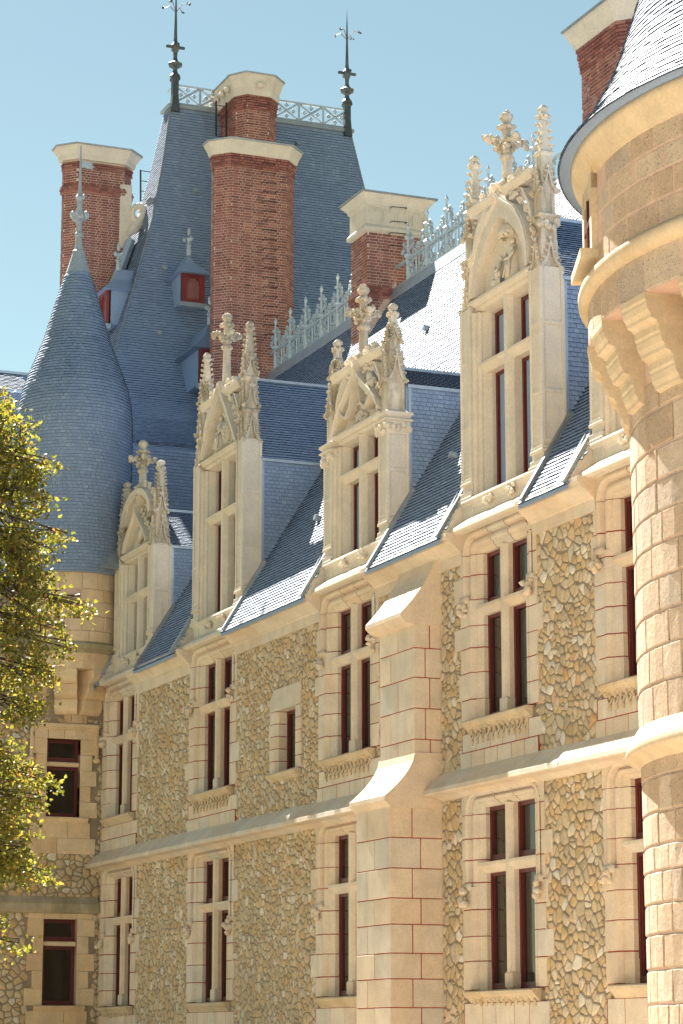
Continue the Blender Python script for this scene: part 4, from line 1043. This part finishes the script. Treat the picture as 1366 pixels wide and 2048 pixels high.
# roof: concave slopes
rm = MB(); n = len(PP); vs = []
for r, z in PP: vs += [(XT+r, YT0-r, z), (XT+r, YT1+r, z), (XT-PDEP-r, YT1+r, z), (XT-PDEP-r, YT0-r, z)]
rm.add(vs, [(4*i+k, 4*i+(k+1) % 4, 4*i+4+(k+1) % 4, 4*i+4+k) for i in range(n-1) for k in range(4)] + [(0, 1, 2, 3)])
proof = rm.build('roof', M['slate'], pav)
def slates_profile(pc, prof, fn, span, e=.086, w=.125):
    cum = [0]
    for i in range(len(prof)-1): cum.append(cum[-1]+math.hypot(prof[i+1][0]-prof[i][0], prof[i+1][1]-prof[i][1]))
    def at(s):
        s = min(max(s, 0), cum[-1]-1e-6)
        for i in range(len(prof)-1):
            if s <= cum[i+1]: t = (s-cum[i])/(cum[i+1]-cum[i]); return prof[i][0]+(prof[i+1][0]-prof[i][0])*t, prof[i][1]+(prof[i+1][1]-prof[i][1])*t
    for i in range(int(cum[-1]/e)):
        r0, z0 = at(i*e); r1, z1 = at(i*e+e+.012); L = math.hypot(r1-r0, z1-z0) or 1; nr, nz = (z1-z0)/L, -(r1-r0)/L; nr, nz = abs(nr), abs(nz)
        ua, ub = span(r0); u = ua-(w*.5 if i % 2 else 0)-random.uniform(0, .02)
        while u < ub:
            wd = w*random.uniform(.94, 1.06); a = max(u, ua); b = min(u+wd, ub); u += wd
            if b-a < .015: continue
            t = random.uniform(.020, .028)*(1 if nr > .85 else .45); j = random.uniform(-.004, .004); g = .004
            pc.add([fn(a+g, r0, z0+j, nr*t, nz*t), fn(b-g, r0, z0+j, nr*t, nz*t), fn(b-g, r1, z1, nr*.002, nz*.002), fn(a+g, r1, z1, nr*.002, nz*.002), fn(a+g, r0, z0+j, 0, 0), fn(b-g, r0, z0+j, 0, 0)], [(0, 1, 2, 3), (4, 5, 1, 0), (4, 0, 3), (1, 5, 2)], srnd())
sp = Pieces(); prof = PP[::-1]
slates_profile(sp, prof[1:], lambda u, r, z, a, b: (XT+r+a, u, z+b), lambda r: (YT0-r, min(YT1+r, 11.2)))
slates_profile(sp, prof[2:], lambda u, r, z, a, b: (u, YT0-r-a, z+b), lambda r: (XT-PDEP-r, XT+r))
sp.emit('slate', 'slate_field', M['slate'], proof, 300, key=lambda c: c[2] > 19.5 and c[1] > YT0-1.6 and c[1] < 4.2)
for yb_, sg in ((YT0, -1), (YT1, 1)): hp = MB(); hp.tube([(XT+r+.01, yb_+sg*(r+.01), z) for r, z in PP[:9]], .03, 5); hp.build('hip_flashing', M['lead'], pav)
hp = MB(); hp.box(XT-PDEP-.1, XT+.1, YT0-.1, YT1+.1, 27.12, 27.24, .02); hp.build('platform_lead', M['lead'], pav)

# balustrade with braces and quatrefoils, corner finials
def balustrade():
    y0, y1, z, h = YT0+.10, YT1-.10, 27.24, .58; X = XT+.02
    b = MB(); b.box(X-.03, X+.03, y0, y1, z, z+.05); b.box(X-.035, X+.035, y0, y1, z+h-.05, z+h); root = b.build('balustrade', M['cresting'], pav)
    n = 7; st = (y1-y0)/n
    for i in range(n+1):
        m = MB(); m.box(X-.025, X+.025, y0+i*st-.03, y0+i*st+.03, z+.05, z+h-.05); m.build('baluster', M['cresting'], root)
    for i in range(n):
        a, c = y0+i*st+.03, y0+(i+1)*st-.03; m = MB()
        for s in (0, 1): m.tube([(X+.004*s, a, z+(.05 if s else h-.05)), (X+.004*s, c, z+(h-.05 if s else .05))], .032, 4)
        m.build('brace', M['cresting'], root); m = MB(); cy = (a+c)/2; cz = z+h/2
        for dy, dz in ((-.20, 0), (.20, 0), (0, .16), (0, -.16)):
            for q in ((.04, 0), (-.04, 0), (0, .04), (0, -.04)): m.blob((X, cy+dy+q[0], cz+dz+q[1]), (.02, .032, .032), .1)
        m.build('quatrefoil', M['cresting'], root)
    for xx in (XT-1.5,):
        for yy in (y0, y1):
            for za_, zb2 in ((z+h-.055, z+h-.005), (z+.003, z+.047)): m = MB(); m.box(XT-PDEP, XT-.01, yy-.03, yy+.03, za_, zb2); m.build('side_rail', M['cresting'], root)
    for yy in (y0, y1):
        m = MB(); m.sq((X, yy, 0), [(.12, 27.0), (.085, 27.5), (.085, 27.9), (.12, 27.94), (.12, 28.0)])
        m.lathe([(.10, 28.0), (.16, 28.05), (.09, 28.14), (.06, 28.24), (.075, 28.28), (.19, 28.35), (.21, 28.42), (.09, 28.5), (.055, 28.6), (.065, 28.75), (.12, 28.88), (.13, 28.96), (.06, 29.08), (.05, 29.2), (.02, 30.4), (.0, 30.9)], (X, yy, 0), 8)
        for d in ((1, 0), (0, 1), (-1, 0), (0, -1)): m.box(X+min(0, d[0]*.24)-.035, X+max(0, d[0]*.24)+.035, yy+min(0, d[1]*.24)-.035, yy+max(0, d[1]*.24)+.035, 28.88, 28.96, .015)
        for d in ((.7, .7), (-.7, .7), (.7, -.7), (-.7, -.7)):
            m.tube([(X, yy, 29.95), (X+d[0]*.2, yy+d[1]*.2, 30.18), (X+d[0]*.4, yy+d[1]*.4, 30.13)], .011, 4); m.leafy((X+d[0]*.4, yy+d[1]*.4, 30.13), (.05, .05, .03), 3, .03)
        m.build('roof_finial', M['darklead'], pav)
balustrade()

# pavilion chimneys
XA = -64.5
ya1, ya2 = yx(153, 450, XA), yx(247, 450, XA); ch = .29; ya0, ya3 = ya1-ch, ya2+ch
za = onX(152, 318, XA)[2]; zat = onX(158, 294, XA)[2]
CA_ = chimney(pav, [(XA, ya1), (XA, ya2), (XA-ch, ya3), (XA-ch-.2, ya3), (XA-2*ch-.2, ya2), (XA-2*ch-.2, ya1), (XA-ch-.2, ya0), (XA-ch, ya0)], 17.5, za, [(.08, za), (.11, za+.06), (.12, za+.14), (.25, za+.32), (.26, za+.37)], [0, 1, 6, 7], band=onX(152, 375, XA)[2], corbel=.3, n=150)
mb = MB(); q = onX(262, 415, XA+.02)
mb.box(XA-.1, XA+.05, ya2-.12, ya2+.22, q[2]-1.2, q[2]+.65, .03)
for t in np.linspace(0, 4.4, 12): mb.blob((XA+.12, ya2+.38+(.26-.03*t)*math.cos(t), q[2]-.25+(.26-.03*t)*1.3*math.sin(t)), (.12, .08, .1), .05, .5, 2)
mb.tube([(XA+.12, ya2+.1, q[2]-.85), (XA+.12, ya2+.3, q[2]-.6), (XA+.12, ya2+.62, q[2]-.1), (XA+.1, ya2+.8, q[2]+.2)], [.08, .15, .15, .1], 8)
mb.build('stone_scroll', M['cream'], CA_)
mb = MB(); mb.tube([onX(262, 480, XA+.3), onX(240, 540, XA+.3), onX(225, 580, XA+.3)], [.13, .15, .17], 6); mb.build('lead_valley', M['zinc'], CA_)
XC = -62.4
c0, c1, c2, c3 = yx(470, 230, XC-.9), yx(494, 230, XC), yx(538, 230, XC), yx(551, 230, XC-.3)
zc0 = onX(515, 192, XC)[2]; zct = onX(515, 153, XC)[2]
CC_ = chimney(pav, [(XC, c1), (XC, c2), (XC-.3, c3), (XC-2.2, c3), (XC-2.2, c1-.22), (XC-.3, c1-.22)], 20.5, zc0, [(.06, zc0-.02), (.09, zc0+.06), (.10, zc0+.12), (.10, zc0+.2), (.20, zct-.06), (.21, zct)], [0, 1, 5, 4], corbel=.5, n=50)
mb = MB()
for k in range(5):
    for yy in (c1-.22,): mb.blob((XC-.5-k*.42, yy-.2, zc0+.26), (.11, .08, .09), .08, .4, 2)
mb.blob((XC+.2, (c1+c2)/2, zc0+.26), (.09, .12, .09), .08, .4, 2); mb.build('modillion', M['cream'], CC_)
def ladder(px, y0, y1, X):
    mb = MB(); a0, a1 = onX(px, y0, X), onX(px, y1, X)
    for s in (0, .3): mb.tube([(X, a0[1]+s, a0[2]), (X, a1[1]+s, a1[2])], .028, 5)
    z = a1[2]
    while z < a0[2]: mb.tube([(X, a0[1], z), (X, a0[1]+.3, z)], .014, 4); z += .3
    mb.build('roof_ladder', M['iron'], pav)
ladder(432, 202, 272, XC-.6); ladder(281, 340, 402, XA-1.2)

# small dormers on the pavilion roof
def lucarne(y, z, X, w, h, face):
    """face '+x' or '-y'; (y,z) foot centre on the front plane at X (or for -y: X is the centre, y the front plane)"""
    if face == '+x': P = lambda u, o, zz: (X+o, y+u, z+zz)
    else: P = lambda u, o, zz: (X+u, y-o, z+zz)
    def pbox(mb, u0, u1, o0, o1, a, b): mb.add([P(u, o, q) for u in (u0, u1) for o in (o0, o1) for q in (a, b)], [(0, 1, 3, 2), (4, 6, 7, 5), (0, 4, 5, 1), (2, 3, 7, 6), (0, 2, 6, 4), (1, 5, 7, 3)])
    b = MB(); pbox(b, -w/2, w/2, -2.2, -.06, 0, h); root = b.build('roof_lucarne', M['slate'], pav)
    m = MB(); t = .13
    pbox(m, -w/2, -w/2+t, -.1, .02, 0, h); pbox(m, w/2-t, w/2, -.1, .02, 0, h); pbox(m, -w/2+t, w/2-t, -.1, .018, h-t*1.2, h); pbox(m, -w/2+t, w/2-t, -.1, .017, 0, t*.8)
    aw = w/2-t; arc = [(aw*math.cos(q), h-t*1.2-aw+aw*math.sin(q)) for q in np.linspace(0, math.pi, 11)]
    for s in (0, 1):
        A = arc[:6] if s == 0 else arc[5:]; c = (aw if s == 0 else -aw, h-t*1.2)
        poly = A + [c] if s == 0 else [c] + A
        m.prism(poly, lambda p: P(p[0], -.05, p[1]), lambda p: P(p[0], .012, p[1]))
    m.build('timber_front', M['redwood'], root)
    m = MB(); pbox(m, -aw, aw, -.07, -.05, t*.8, h-t*1.2); m.build('louvre', M['brick'] if face == '+x' else M['redwood'], root)
    m = MB(); pbox(m, -w/2-.06, w/2+.06, -.1, .06, -.12, 0); m.build('sill', M['zinc'], root)
    ov = .20; m = MB(); hr = w*.95
    vs = [P(-w/2-ov, .16, h-.06), P(w/2+ov, .16, h-.06), P(w/2+ov, -2.2, h-.06), P(-w/2-ov, -2.2, h-.06), P(-w*.22, -.25, h+hr*.5), P(w*.22, -.25, h+hr*.5), P(w*.22, -2.2, h+hr*.5), P(-w*.22, -2.2, h+hr*.5), P(0, -.42, h+hr), P(0, -2.2, h+hr)]
    m.add(vs, [(0, 1, 5, 4), (1, 2, 6, 5), (0, 4, 7, 3), (4, 5, 8), (5, 6, 9, 8), (4, 8, 9, 7), (0, 3, 2, 1)]); m.build('hood_roof', M['slate'], root)
    m = MB(); c = P(0, -.40, 0); m.lathe([(.06, h+hr-.05), (.07, h+hr+.1), (.05, h+hr+.2), (.09, h+hr+.24), (.045, h+hr+.3), (.035, h+hr+.45)], (c[0], c[1], z), 8)
    m.leafy((c[0], c[1], z+h+hr+.42), (.11, .11, .03), 8, .05); m.blob((c[0], c[1], z+h+hr+.62), (.045, .045, .12), .15); m.build('lucarne_finial', M['cresting'], root)
XL1 = -61.75; p = onX(386, 606, XL1); lucarne(p[1], p[2], XL1, .64, .86, '+x')
XL2 = -60.3; p = onX(428, 770, XL2); lucarne(p[1], p[2], XL2, .80, 1.0, '+x')
XL3 = -63.2; p = onX(206, 640, XL3); lucarne(p[1], p[2]-.2, XL3, .7, 1.0, '-y')
for px, py in ((390, 385), (327, 540), (316, 670), (300, 405), (595, 290)):
    # vents: find the slope along the ray
    for X in np.linspace(-64, -60, 200):
        q = onX(px, py, X); r = X-XT
        zz = np.interp(r, [a for a, b in PP], [b for a, b in PP])
        if q[2] > zz-.02: break
    mb = MB(); mb.tube([(q[0]-.1, q[1], q[2]), (q[0]+.1, q[1], q[2]+.05)], [.09, .075], 8); mb.build('roof_vent', M['lead'], pav)
# slated side dormer glimpsed behind the turret
XS = -60.6; zr_ = onX(20, 748, XS-.5)[2]; ze_ = onX(20, 782, XS)[2]
mb = MB(); mb.box(XS-1.6, XS, -5.0, -1.0, ze_-2.2, ze_); mb.prism([(XS+.08, ze_), (XS-.8, zr_+.1), (XS-1.68, ze_)], lambda p: (p[0], -5.0, p[1]), lambda p: (p[0], -.5, p[1])); sd = mb.build('side_dormer', M['slate'], pav)
pc = Pieces(); Vv = Vector((-.88, 0, zr_+.1-ze_)); slates_flat(pc, (XS+.1, 0, ze_), (0, 1, 0), Vv, (zr_+.1-ze_, 0, .88), int(Vv.length/.09), lambda v: (-4.9, -1), .09, .13)
slates_flat(pc, (XS, 0, ze_-1.2), (0, 1, 0), (0, 0, 1), (1, 0, 0), 13, lambda v: (-4.9, -1), .09, .13); m2 = MB()
for v, f, r in pc.p: m2.add(v, f, r)
m2.build('slate_hanging', M['slate'], sd, False, 'stuff')
mb = MB(); mb.box(XS-.85, XS-.75, -5, -.6, zr_+.08, zr_+.15); mb.build('ridge_zinc', M['zinc'], sd); mb = MB(); mb.box(XS+.0, XS+.1, -5, -.8, ze_-.05, ze_+.005); mb.build('eaves_zinc', M['zinc'], sd)

# ================================================================== CORBELLED TURRET
TX = -57.55; tp = onX(146.5, 1000, TX); TY = tp[1]
dep = -float((RM.T @ (np.array([TX, TY, tp[2]]) - CAM))[2]); pm_ = dep/FPX
tur = empty('corbelled_turret', (TX, TY, 9.0), 'round corbelled turret with bell-shaped slate cone and weathervane in the courtyard corner', 'turret')
tz = lambda py: onX(152, py, TX)[2]
TPR = [(py, hw) for py, hw in ((1162, 120), (1100, 116), (1000, 114), (900, 115), (850, 115), (815, 112), (780, 104), (740, 89), (683, 66), (600, 42), (545, 24))]
prof = [(hw*pm_, tz(py)) for py, hw in TPR]
mb = MB(); mb.lathe([(r-.012, z) for r, z in prof] + [(.05, tz(515))], (TX, TY, 0), 40); cone = mb.build('conical_roof', M['slate'], tur, True)
sp = Pieces(); slates_round(sp, (TX, TY), prof, R(-140), R(95), .082, .12)
sp.emit('slate', 'slate_field', M['slate'], cone, 300, key=lambda c: c[0] > TX+.6 and c[2] > 14.5)
mb = MB(); z5 = tz(545)
mb.lathe([(25.5*pm_, z5-.03), (20*pm_, z5+.18), (12*pm_, tz(505)), (14*pm_, tz(503)), (9*pm_, tz(500)), (6*pm_, tz(475)), (9*pm_, tz(472)), (9*pm_, tz(468)), (6*pm_, tz(463)), (5.5*pm_, tz(443)), (14*pm_, tz(440)), (15*pm_, tz(434)), (6*pm_, tz(432)), (5.5*pm_, tz(400)), (9*pm_, tz(394)), (5*pm_, tz(388)), (3.2*pm_, tz(372)), (2.0*pm_, tz(320)), (1.3*pm_, tz(290))], (TX, TY, 0), 14)
for k in range(10): mb.blob((TX+16*pm_*math.cos(k*.628), TY+16*pm_*math.sin(k*.628), tz(430)), (.045, .045, .08), .2)
mb.leafy((TX, TY, tz(394)), (.09, .09, .03), 8, .05); mb.build('lead_finial', M['cresting'], tur)
mb = MB(); zf = tz(326)
mb.prism([(.02, -.09), (.36, -.07), (.30, -.03), (.42, .0), (.30, .03), (.36, .09), (.02, .09)], lambda p: (TX-.3*p[0], TY+p[0], zf+p[1]), lambda p: (TX-.3*p[0]-.015, TY+p[0], zf+p[1])); mb.build('weathervane', M['cresting'], tur)
# stone drum in courses
RD = 105*pm_; zt_, zb_ = tz(1164), tz(1308)
mb = MB(); mb.lathe([(RD-.02, zb_-.1), (RD-.02, zt_+.05)], (TX, TY, 0), 40); mb.lathe([(RD-.62, 8.6), (RD-.60, zb_)], (TX, TY, 0), 40); drum = mb.build('drum', M['pinkmortar'], tur)
def ringblocks(name, mat, parent, c, Rr, z0, z1, h, bl, a0, a1, rough=.006, dep=.02, win=None, seed=1, gap=.006, nmax=300, key=None, prof=None):
    rg = random.Random(seed); z = z0; i = 0; pc = Pieces()
    while z < z1-.02:
        hh = h*rg.uniform(.82, 1.18); hh = z1-z if z1-(z+hh) < h*.5 else hh
        r0 = Rr(z+hh/2) if callable(Rr) else Rr; a = a0 - rg.uniform(0, bl)/r0
        while a < a1:
            wd = bl*rg.uniform(.5, 1.4)/r0; b = a+wd
            if not (win and win[0] < (a+b)/2 < win[1] and win[2] < z+hh/2 < win[3]):
                nu, nv = 5, 4; vs = []; g = gap*rg.uniform(.6, 1.3); ga = g/r0; dd = dep*rg.uniform(.6, 1.3)
                for v in range(nv):
                    for u in range(nu):
                        ed = u in (0, nu-1) or v in (0, nv-1)
                        fu = (0, .03, .5, .97, 1)[u]; fv = (0, .05, .95, 1)[v]
                        an = a+ga+(b-a-2*ga)*fu; zz = z+g+(hh-2*g)*fv; rr = r0 + (-.004 if ed else dd+rg.uniform(-rough, rough))
                        vs.append((c[0]+rr*math.cos(an), c[1]+rr*math.sin(an), zz))
                pc.add(vs, [(v*nu+u, v*nu+u+1, (v+1)*nu+u+1, (v+1)*nu+u) for v in range(nv-1) for u in range(nu-1)], rg.random())
            a = b
        z += hh; i += 1
    pc.emit(name, name+'_masonry', mat, parent, nmax, False, key)
ringblocks('drum_block', M['warm'], drum, (TX, TY), RD, zb_+.1, zt_+.02, .30, .5, R(-130), R(80), .002, .007, win=(R(-37), R(-4), tz(1256), tz(1205)), seed=4, gap=.004)
mb = MB(); an = R(-20); ca, sa = math.cos(an), math.sin(an); wz0, wz1 = tz(1254), tz(1208)
def RP(c, a, r, t, z): return (c[0]+r*math.cos(a)-t*math.sin(a), c[1]+r*math.sin(a)+t*math.cos(a), z)
def rbox(mb, c, a, r0, r1, t0, t1, z0, z1, r=None): mb.add([RP(c, a, rr, t, z) for rr in (r0, r1) for t in (t0, t1) for z in (z0, z1)], [(0, 1, 3, 2), (4, 6, 7, 5), (0, 4, 5, 1), (2, 3, 7, 6), (0, 2, 6, 4), (1, 5, 7, 3)], r)
for t0, t1, a, b in ((-.28, -.22, wz0, wz1), (.22, .28, wz0, wz1), (-.22, .22, wz0, wz0+.05), (-.22, .22, wz1-.05, wz1)): rbox(mb, (TX, TY), an, RD-.1, RD-.005, t0, t1, a, b)
mb.build('casement', M['maroon'], drum); mb = MB(); rbox(mb, (TX, TY), an, RD-.12, RD-.04, -.23, .23, wz0+.04, wz1-.04); mb.build('pane', M['glass'], drum)
mb = MB(); mb.lathe([(RD-.05, zb_-.16), (RD+.01, zb_-.15), (RD+.03, zb_-.09), (RD+.10, zb_-.06), (RD+.11, zb_+.05), (RD+.01, zb_+.12), (RD-.05, zb_+.13)], (TX, TY, 0), 48); mb.build('moulded_band', M['greenstain'], tur)
zc1 = tz(1352); zc2 = tz(1438)
ringblocks('frieze_block', M['warm'], drum, (TX, TY), RD-.01, zc1, zb_-.14, .2, .55, R(-110), R(60), .002, .007, seed=9, gap=.004)
mb = MB(); mb.lathe([(RD-.3, zc1), (RD-.01, zc1), (RD-.01, zb_-.13)], (TX, TY, 0), 40); mb.build('corbel_lintel', M['warm'], tur)
ringblocks('back_block', M['warm'], drum, (TX, TY), RD-.60, 8.6, zc1, .28, .4, R(-60), R(60), .002, .007, seed=12, gap=.004)
for ang in (-66, -20.5, 21.5, 64):
    a = R(ang); m = MB(); H = (zc1-zc2)/3
    for k in range(3):
        rb = RD-.01-.16*(2-k)
        pr = [(RD-.8, 0), (rb-.16, 0), (rb-.10, H*.06), (rb-.03, H*.22), (rb, H*.5), (rb, H*.985), (RD-.8, H*.985)]
        m.prism([(q[0], q[1]) for q in pr], lambda p: RP((TX, TY), a, p[0], -.26, zc2+k*H+p[1]), lambda p: RP((TX, TY), a, p[0], .26, zc2+k*H+p[1]))
    m.build('corbel', M['warm'], tur)
mb = MB(); q = onX(215, 1120, TX+1.2)
mb.add([(TX+1.0, q[1]-.35, q[2]-.25), (TX+1.55, q[1]-.30, q[2]-.25), (TX+1.55, q[1]+.3, q[2]-.25), (TX+.9, q[1]+.3, q[2]-.25), (TX+.9, q[1]-.25, q[2]+.2), (TX+1.25, q[1]-.2, q[2]+.12), (TX+1.25, q[1]+.3, q[2]+.22), (TX+.8, q[1]+.3, q[2]+.3)], [(0, 1, 2, 3), (4, 7, 6, 5), (0, 4, 5, 1), (1, 5, 6, 2), (0, 3, 7, 4), (2, 6, 7, 3)]); mb.build('lead_saddle', M['lead'], tur)

# ================================================================== ROUND TOWER
RC = (-25.44, 1.54)
tow = empty('round_tower', (*RC, 0), 'massive round limestone tower with stepped corbels and conical slate roof', 'tower')
RS = lambda z: 4.16 + .006*z if z < 5 else 4.16+.008*z
mb = MB(); mb.lathe([(RS(z)-.01, z) for z in (-.3, 2, 4.9)] + [(RS(z)-.01, z) for z in (5.1, 7, 9.3, 10.9)], (*RC, 0), 96); shaft = mb.build('shaft', M['pinkmortar'], tow)
A0, A1 = R(-150), R(-20)
ringblocks('shaft_block', M['tower'], shaft, RC, RS, 0, 4.95, .36, .5, A0, A1, .005, .009, seed=21, gap=.010, nmax=150, key=lambda c: math.atan2(c[1]-RC[1], c[0]-RC[0]) < R(-75) and math.atan2(c[1]-RC[1], c[0]-RC[0]) > R(-125))
ringblocks('shaft_block', M['tower'], shaft, RC, RS, 5.3, 9.4, .40, .62, A0, A1, .004, .008, seed=22, gap=.009, nmax=150, key=lambda c: math.atan2(c[1]-RC[1], c[0]-RC[0]) < R(-75) and math.atan2(c[1]-RC[1], c[0]-RC[0]) > R(-125))
mb = MB(); mb.lathe([(4.15, 5.36), (4.24, 5.32), (4.37, 5.10), (4.385, 5.03), (4.37, 4.99), (4.33, 4.97), (4.26, 4.95), (4.21, 4.88), (4.15, 4.86)], (*RC, 0), 120); mb.build('torus_moulding', M['towertrim'], tow, True)
ZC0, ZC1 = 9.15, 10.22
mb = MB(); mb.lathe([(4.2, ZC1), (4.72, ZC1), (4.72, 10.72)], (*RC, 0), 96); fr = mb.build('parapet_base', M['pinkmortar'], tow)
ringblocks('frieze_block', M['tower'], fr, RC, 4.72, ZC1, 10.72, .5, .62, A0, A1, .003, .008, seed=24, gap=.007)
mb = MB(); mb.lathe([(4.7, 10.68), (4.80, 10.70), (4.85, 10.77), (4.855, 10.84), (4.84, 10.88), (4.70, 10.98)], (*RC, 0), 120); mb.build('string_moulding', M['towertrim'], tow, True)
WA = R(-112); dW = R(8.0)
mb = MB(); mb.lathe([(4.70, 10.9), (4.70, 12.4)], (*RC, 0), 96); dr = mb.build('drum', M['pinkmortar'], tow)
ringblocks('drum_block', M['tower'], dr, RC, 4.70, 10.95, 12.28, .34, .62, A0, A1, .003, .008, win=(WA-dW, WA+dW, 11.2, 12.2), seed=25, gap=.008)
for k in range(-2, 9):          # stepped corbels
    a = R(-121+15.2*k); m = MB(); n = 3; H = (ZC1-ZC0)/n
    for q in range(n):
        rb = 4.36 + .18*q; zz = ZC0+q*H
        pr = [(3.9, 0), (rb-.14, 0), (rb-.13, .03), (rb-.06, .06), (rb-.055, .10), (rb-.02, .15), (rb+.0, .22), (rb-.0, .25), (rb+.02, .28), (rb+.02, H), (3.9, H)]
        m.prism(pr, lambda p: RP(RC, a, p[0], -.30, zz+p[1]), lambda p: RP(RC, a, p[0], .30, zz+p[1]))
    m.build('corbel', M['towertrim'], tow)
# drum window
m = MB(); hw = .34
for t0, t1, z0, z1, ro in ((-hw-.2, -hw, 11.2, 12.2, .05), (hw, hw+.2, 11.2, 12.2, .05), (-hw-.2, hw+.2, 12.0, 12.26, .04)): rbox(m, RC, WA, 4.3, 4.70+ro, t0, t1, z0, z1)
win = m.build('tower_window', M['towertrim'], tow)
m = MB(); rbox(m, RC, WA, 4.45, 4.90, -hw-.26, hw+.26, 11.08, 11.2); m.build('sill', M['towertrim'], win)
m = MB(); rbox(m, RC, WA, 4.71, 4.725, -hw, hw, 11.2, 12.0); m.build('pane', M['glass'], win)
m = MB(); rbox(m, RC, WA, 4.70, 4.75, -.03, .03, 11.2, 12.0); rbox(m, RC, WA, 4.70, 4.751, -hw, hw, 11.62, 11.68); m.build('glazing_bar', M['maroon'], win)
mb = MB(); mb.lathe([(4.68, 12.18), (4.74, 12.2), (4.76, 12.26), (4.84, 12.33), (4.88, 12.42), (4.90, 12.44), (4.92, 12.52), (4.6, 12.53)], (*RC, 0), 120); mb.build('cornice', M['towertrim'], tow, True)
RPF = [(5.07, 12.54), (4.78, 12.90), (4.46, 13.46), (4.30, 13.84), (4.16, 14.27), (3.94, 14.95), (2.0, 21.2), (.1, 27.3)]
mb = MB(); mb.lathe([(4.5, 12.53)] + [(r-.014, z) for r, z in RPF], (*RC, 0), 120); rf = mb.build('conical_roof', M['slate'], tow, True)
sp = Pieces(); slates_round(sp, RC, RPF[:6] + [(3.3, 17.0)], R(-150), R(-30), .088, .15, .75)
sp.emit('slate', 'slate_field', M['slate'], rf, 300, key=lambda c: math.atan2(c[1]-RC[1], c[0]-RC[0]) < R(-80) and math.atan2(c[1]-RC[1], c[0]-RC[0]) > R(-125) and c[2] < 14.9)
mb = MB(); mb.lathe([(.1, 27.2), (.16, 27.3), (.06, 27.8), (.12, 27.9), (.03, 28.0), (.01, 29.5)], (*RC, 0), 10); mb.build('lead_finial', M['lead'], tow)

# ================================================================== LIME TREE
def lime_tree():
    rg = random.Random(77); DX = -41.0
    def at(px, py, off=0): return Vector(onX(px, py, DX+off))
    base = at(-330, 1400); base = Vector((base.x, base.y, 0))
    root = empty('lime_tree', base, 'lime tree with sunlit yellow green leaves reaching in front of the turret', 'tree')
    tr = MB(); top = at(-330, 900)
    tr.tube([base, base+Vector((.05, .05, 2)), base+Vector((.0, .1, 5)), top], [.42, .32, .26, .1], 10)
    EL = [(-20, 850, 55, 80), (20, 905, 52, 95), (0, 1010, 80, 95), (60, 950, 28, 38), (92, 932, 12, 14), (95, 1000, 16, 14), (62, 1090, 52, 34), (122, 1066, 22, 13), (15, 1120, 80, 56), (35, 1190, 90, 62), (125, 1208, 34, 16), (172, 1214, 18, 8), (45, 1265, 62, 44), (112, 1262, 22, 12), (132, 1298, 20, 10), (78, 1320, 26, 24), (35, 1350, 62, 40), (98, 1345, 14, 12), (15, 1418, 52, 32), (58, 1412, 30, 24), (-5, 1520, 55, 42), (48, 1556, 40, 28), (98, 1566, 16, 10), (15, 1620, 58, 42), (78, 1610, 16, 14), (5, 1690, 70, 40), (45, 1742, 42, 24), (88, 1752, 14, 9), (-10, 1720, 60, 36), (12, 1888, 40, 15), (-20, 1850, 40, 20),
          (-110, 950, 90, 160), (-150, 1250, 130, 200), (-120, 1550, 120, 150), (-330, 1000, 230, 330), (-420, 1350, 260, 260), (-330, 620, 150, 130), (-600, 1100, 160, 300)]
    lv = MB(); V = []; F = []; C = []
    def leaf(p, s):
        d = Vector((rg.gauss(0, 1), rg.gauss(0, 1), rg.gauss(-.6, .6))).normalized(); u = d.orthogonal().normalized(); w = d.cross(u)
        a = rg.uniform(0, 6.28); u, w = u*math.cos(a)+w*math.sin(a), w*math.cos(a)-u*math.sin(a)
        n = len(V); k = rg.uniform(.12, .3)*s
        V.extend([p, p+u*s*.45+w*s*.35+d*k*.3, p+u*s*.3+w*s*.85, p+w*s*1.25-d*k, p-u*s*.3+w*s*.85, p-u*s*.45+w*s*.35+d*k*.3])
        F.append((n, n+1, n+2, n+3)); F.append((n, n+3, n+4, n+5)); r = rg.random(); C.extend([r, r])
    for e, (cx, cy, rx, ry) in enumerate(EL):
        inframe = cx+rx > -20; area = rx*ry
        nb = int(area/(38 if inframe else 260)) + 2
        c0 = at(cx, cy, rg.uniform(-.4, .4)); br = top*.35+base*.0+Vector((base.x, base.y, c0.z+1.0))*.65
        st = Vector((base.x, base.y, max(2.5, c0.z-.3)))
        tip = at(cx+rx*.6, cy, 0); mid = st.lerp(tip, .55)+Vector((0, 0, .5)); tr.tube([st, st.lerp(mid, .5)+Vector((0, 0, .3)), mid, tip], [.09, .06, .035, .010], 6)
        for k in range(nb):
            rr = math.sqrt(rg.random()); th = rg.uniform(0, 6.283); px, py = cx+rx*rr*math.cos(th), cy+ry*rr*math.sin(th)
            c = at(px, py, rg.uniform(-1.0, 1.0)*min(1.0, rx/60))
            if inframe and noise.noise(c*1.9) < -.24: continue
            if rg.random() < .3: tr.tube([mid.lerp(tip, rg.random()), c+Vector((0, 0, .1)), c], [.014, .010, .005], 4)
            tw = Vector((rg.uniform(-.5, .5), rg.uniform(-.2, 1), rg.uniform(-.5, .35))).normalized()
            for q in range(rg.randint(9, 15)):
                p = c+tw*rg.uniform(-.16, .2)+Vector((rg.gauss(0, .07), rg.gauss(0, .07), rg.gauss(-.03, .06))); leaf(p, rg.uniform(.04, .085) if inframe else rg.uniform(.1, .16))
    tr.build('trunk', M['bark'], root, True)
    lv.v = [tuple(p) for p in V]; lv.f = F; lv.r = C; lv.build('crown', M['leaf'], root)
lime_tree()
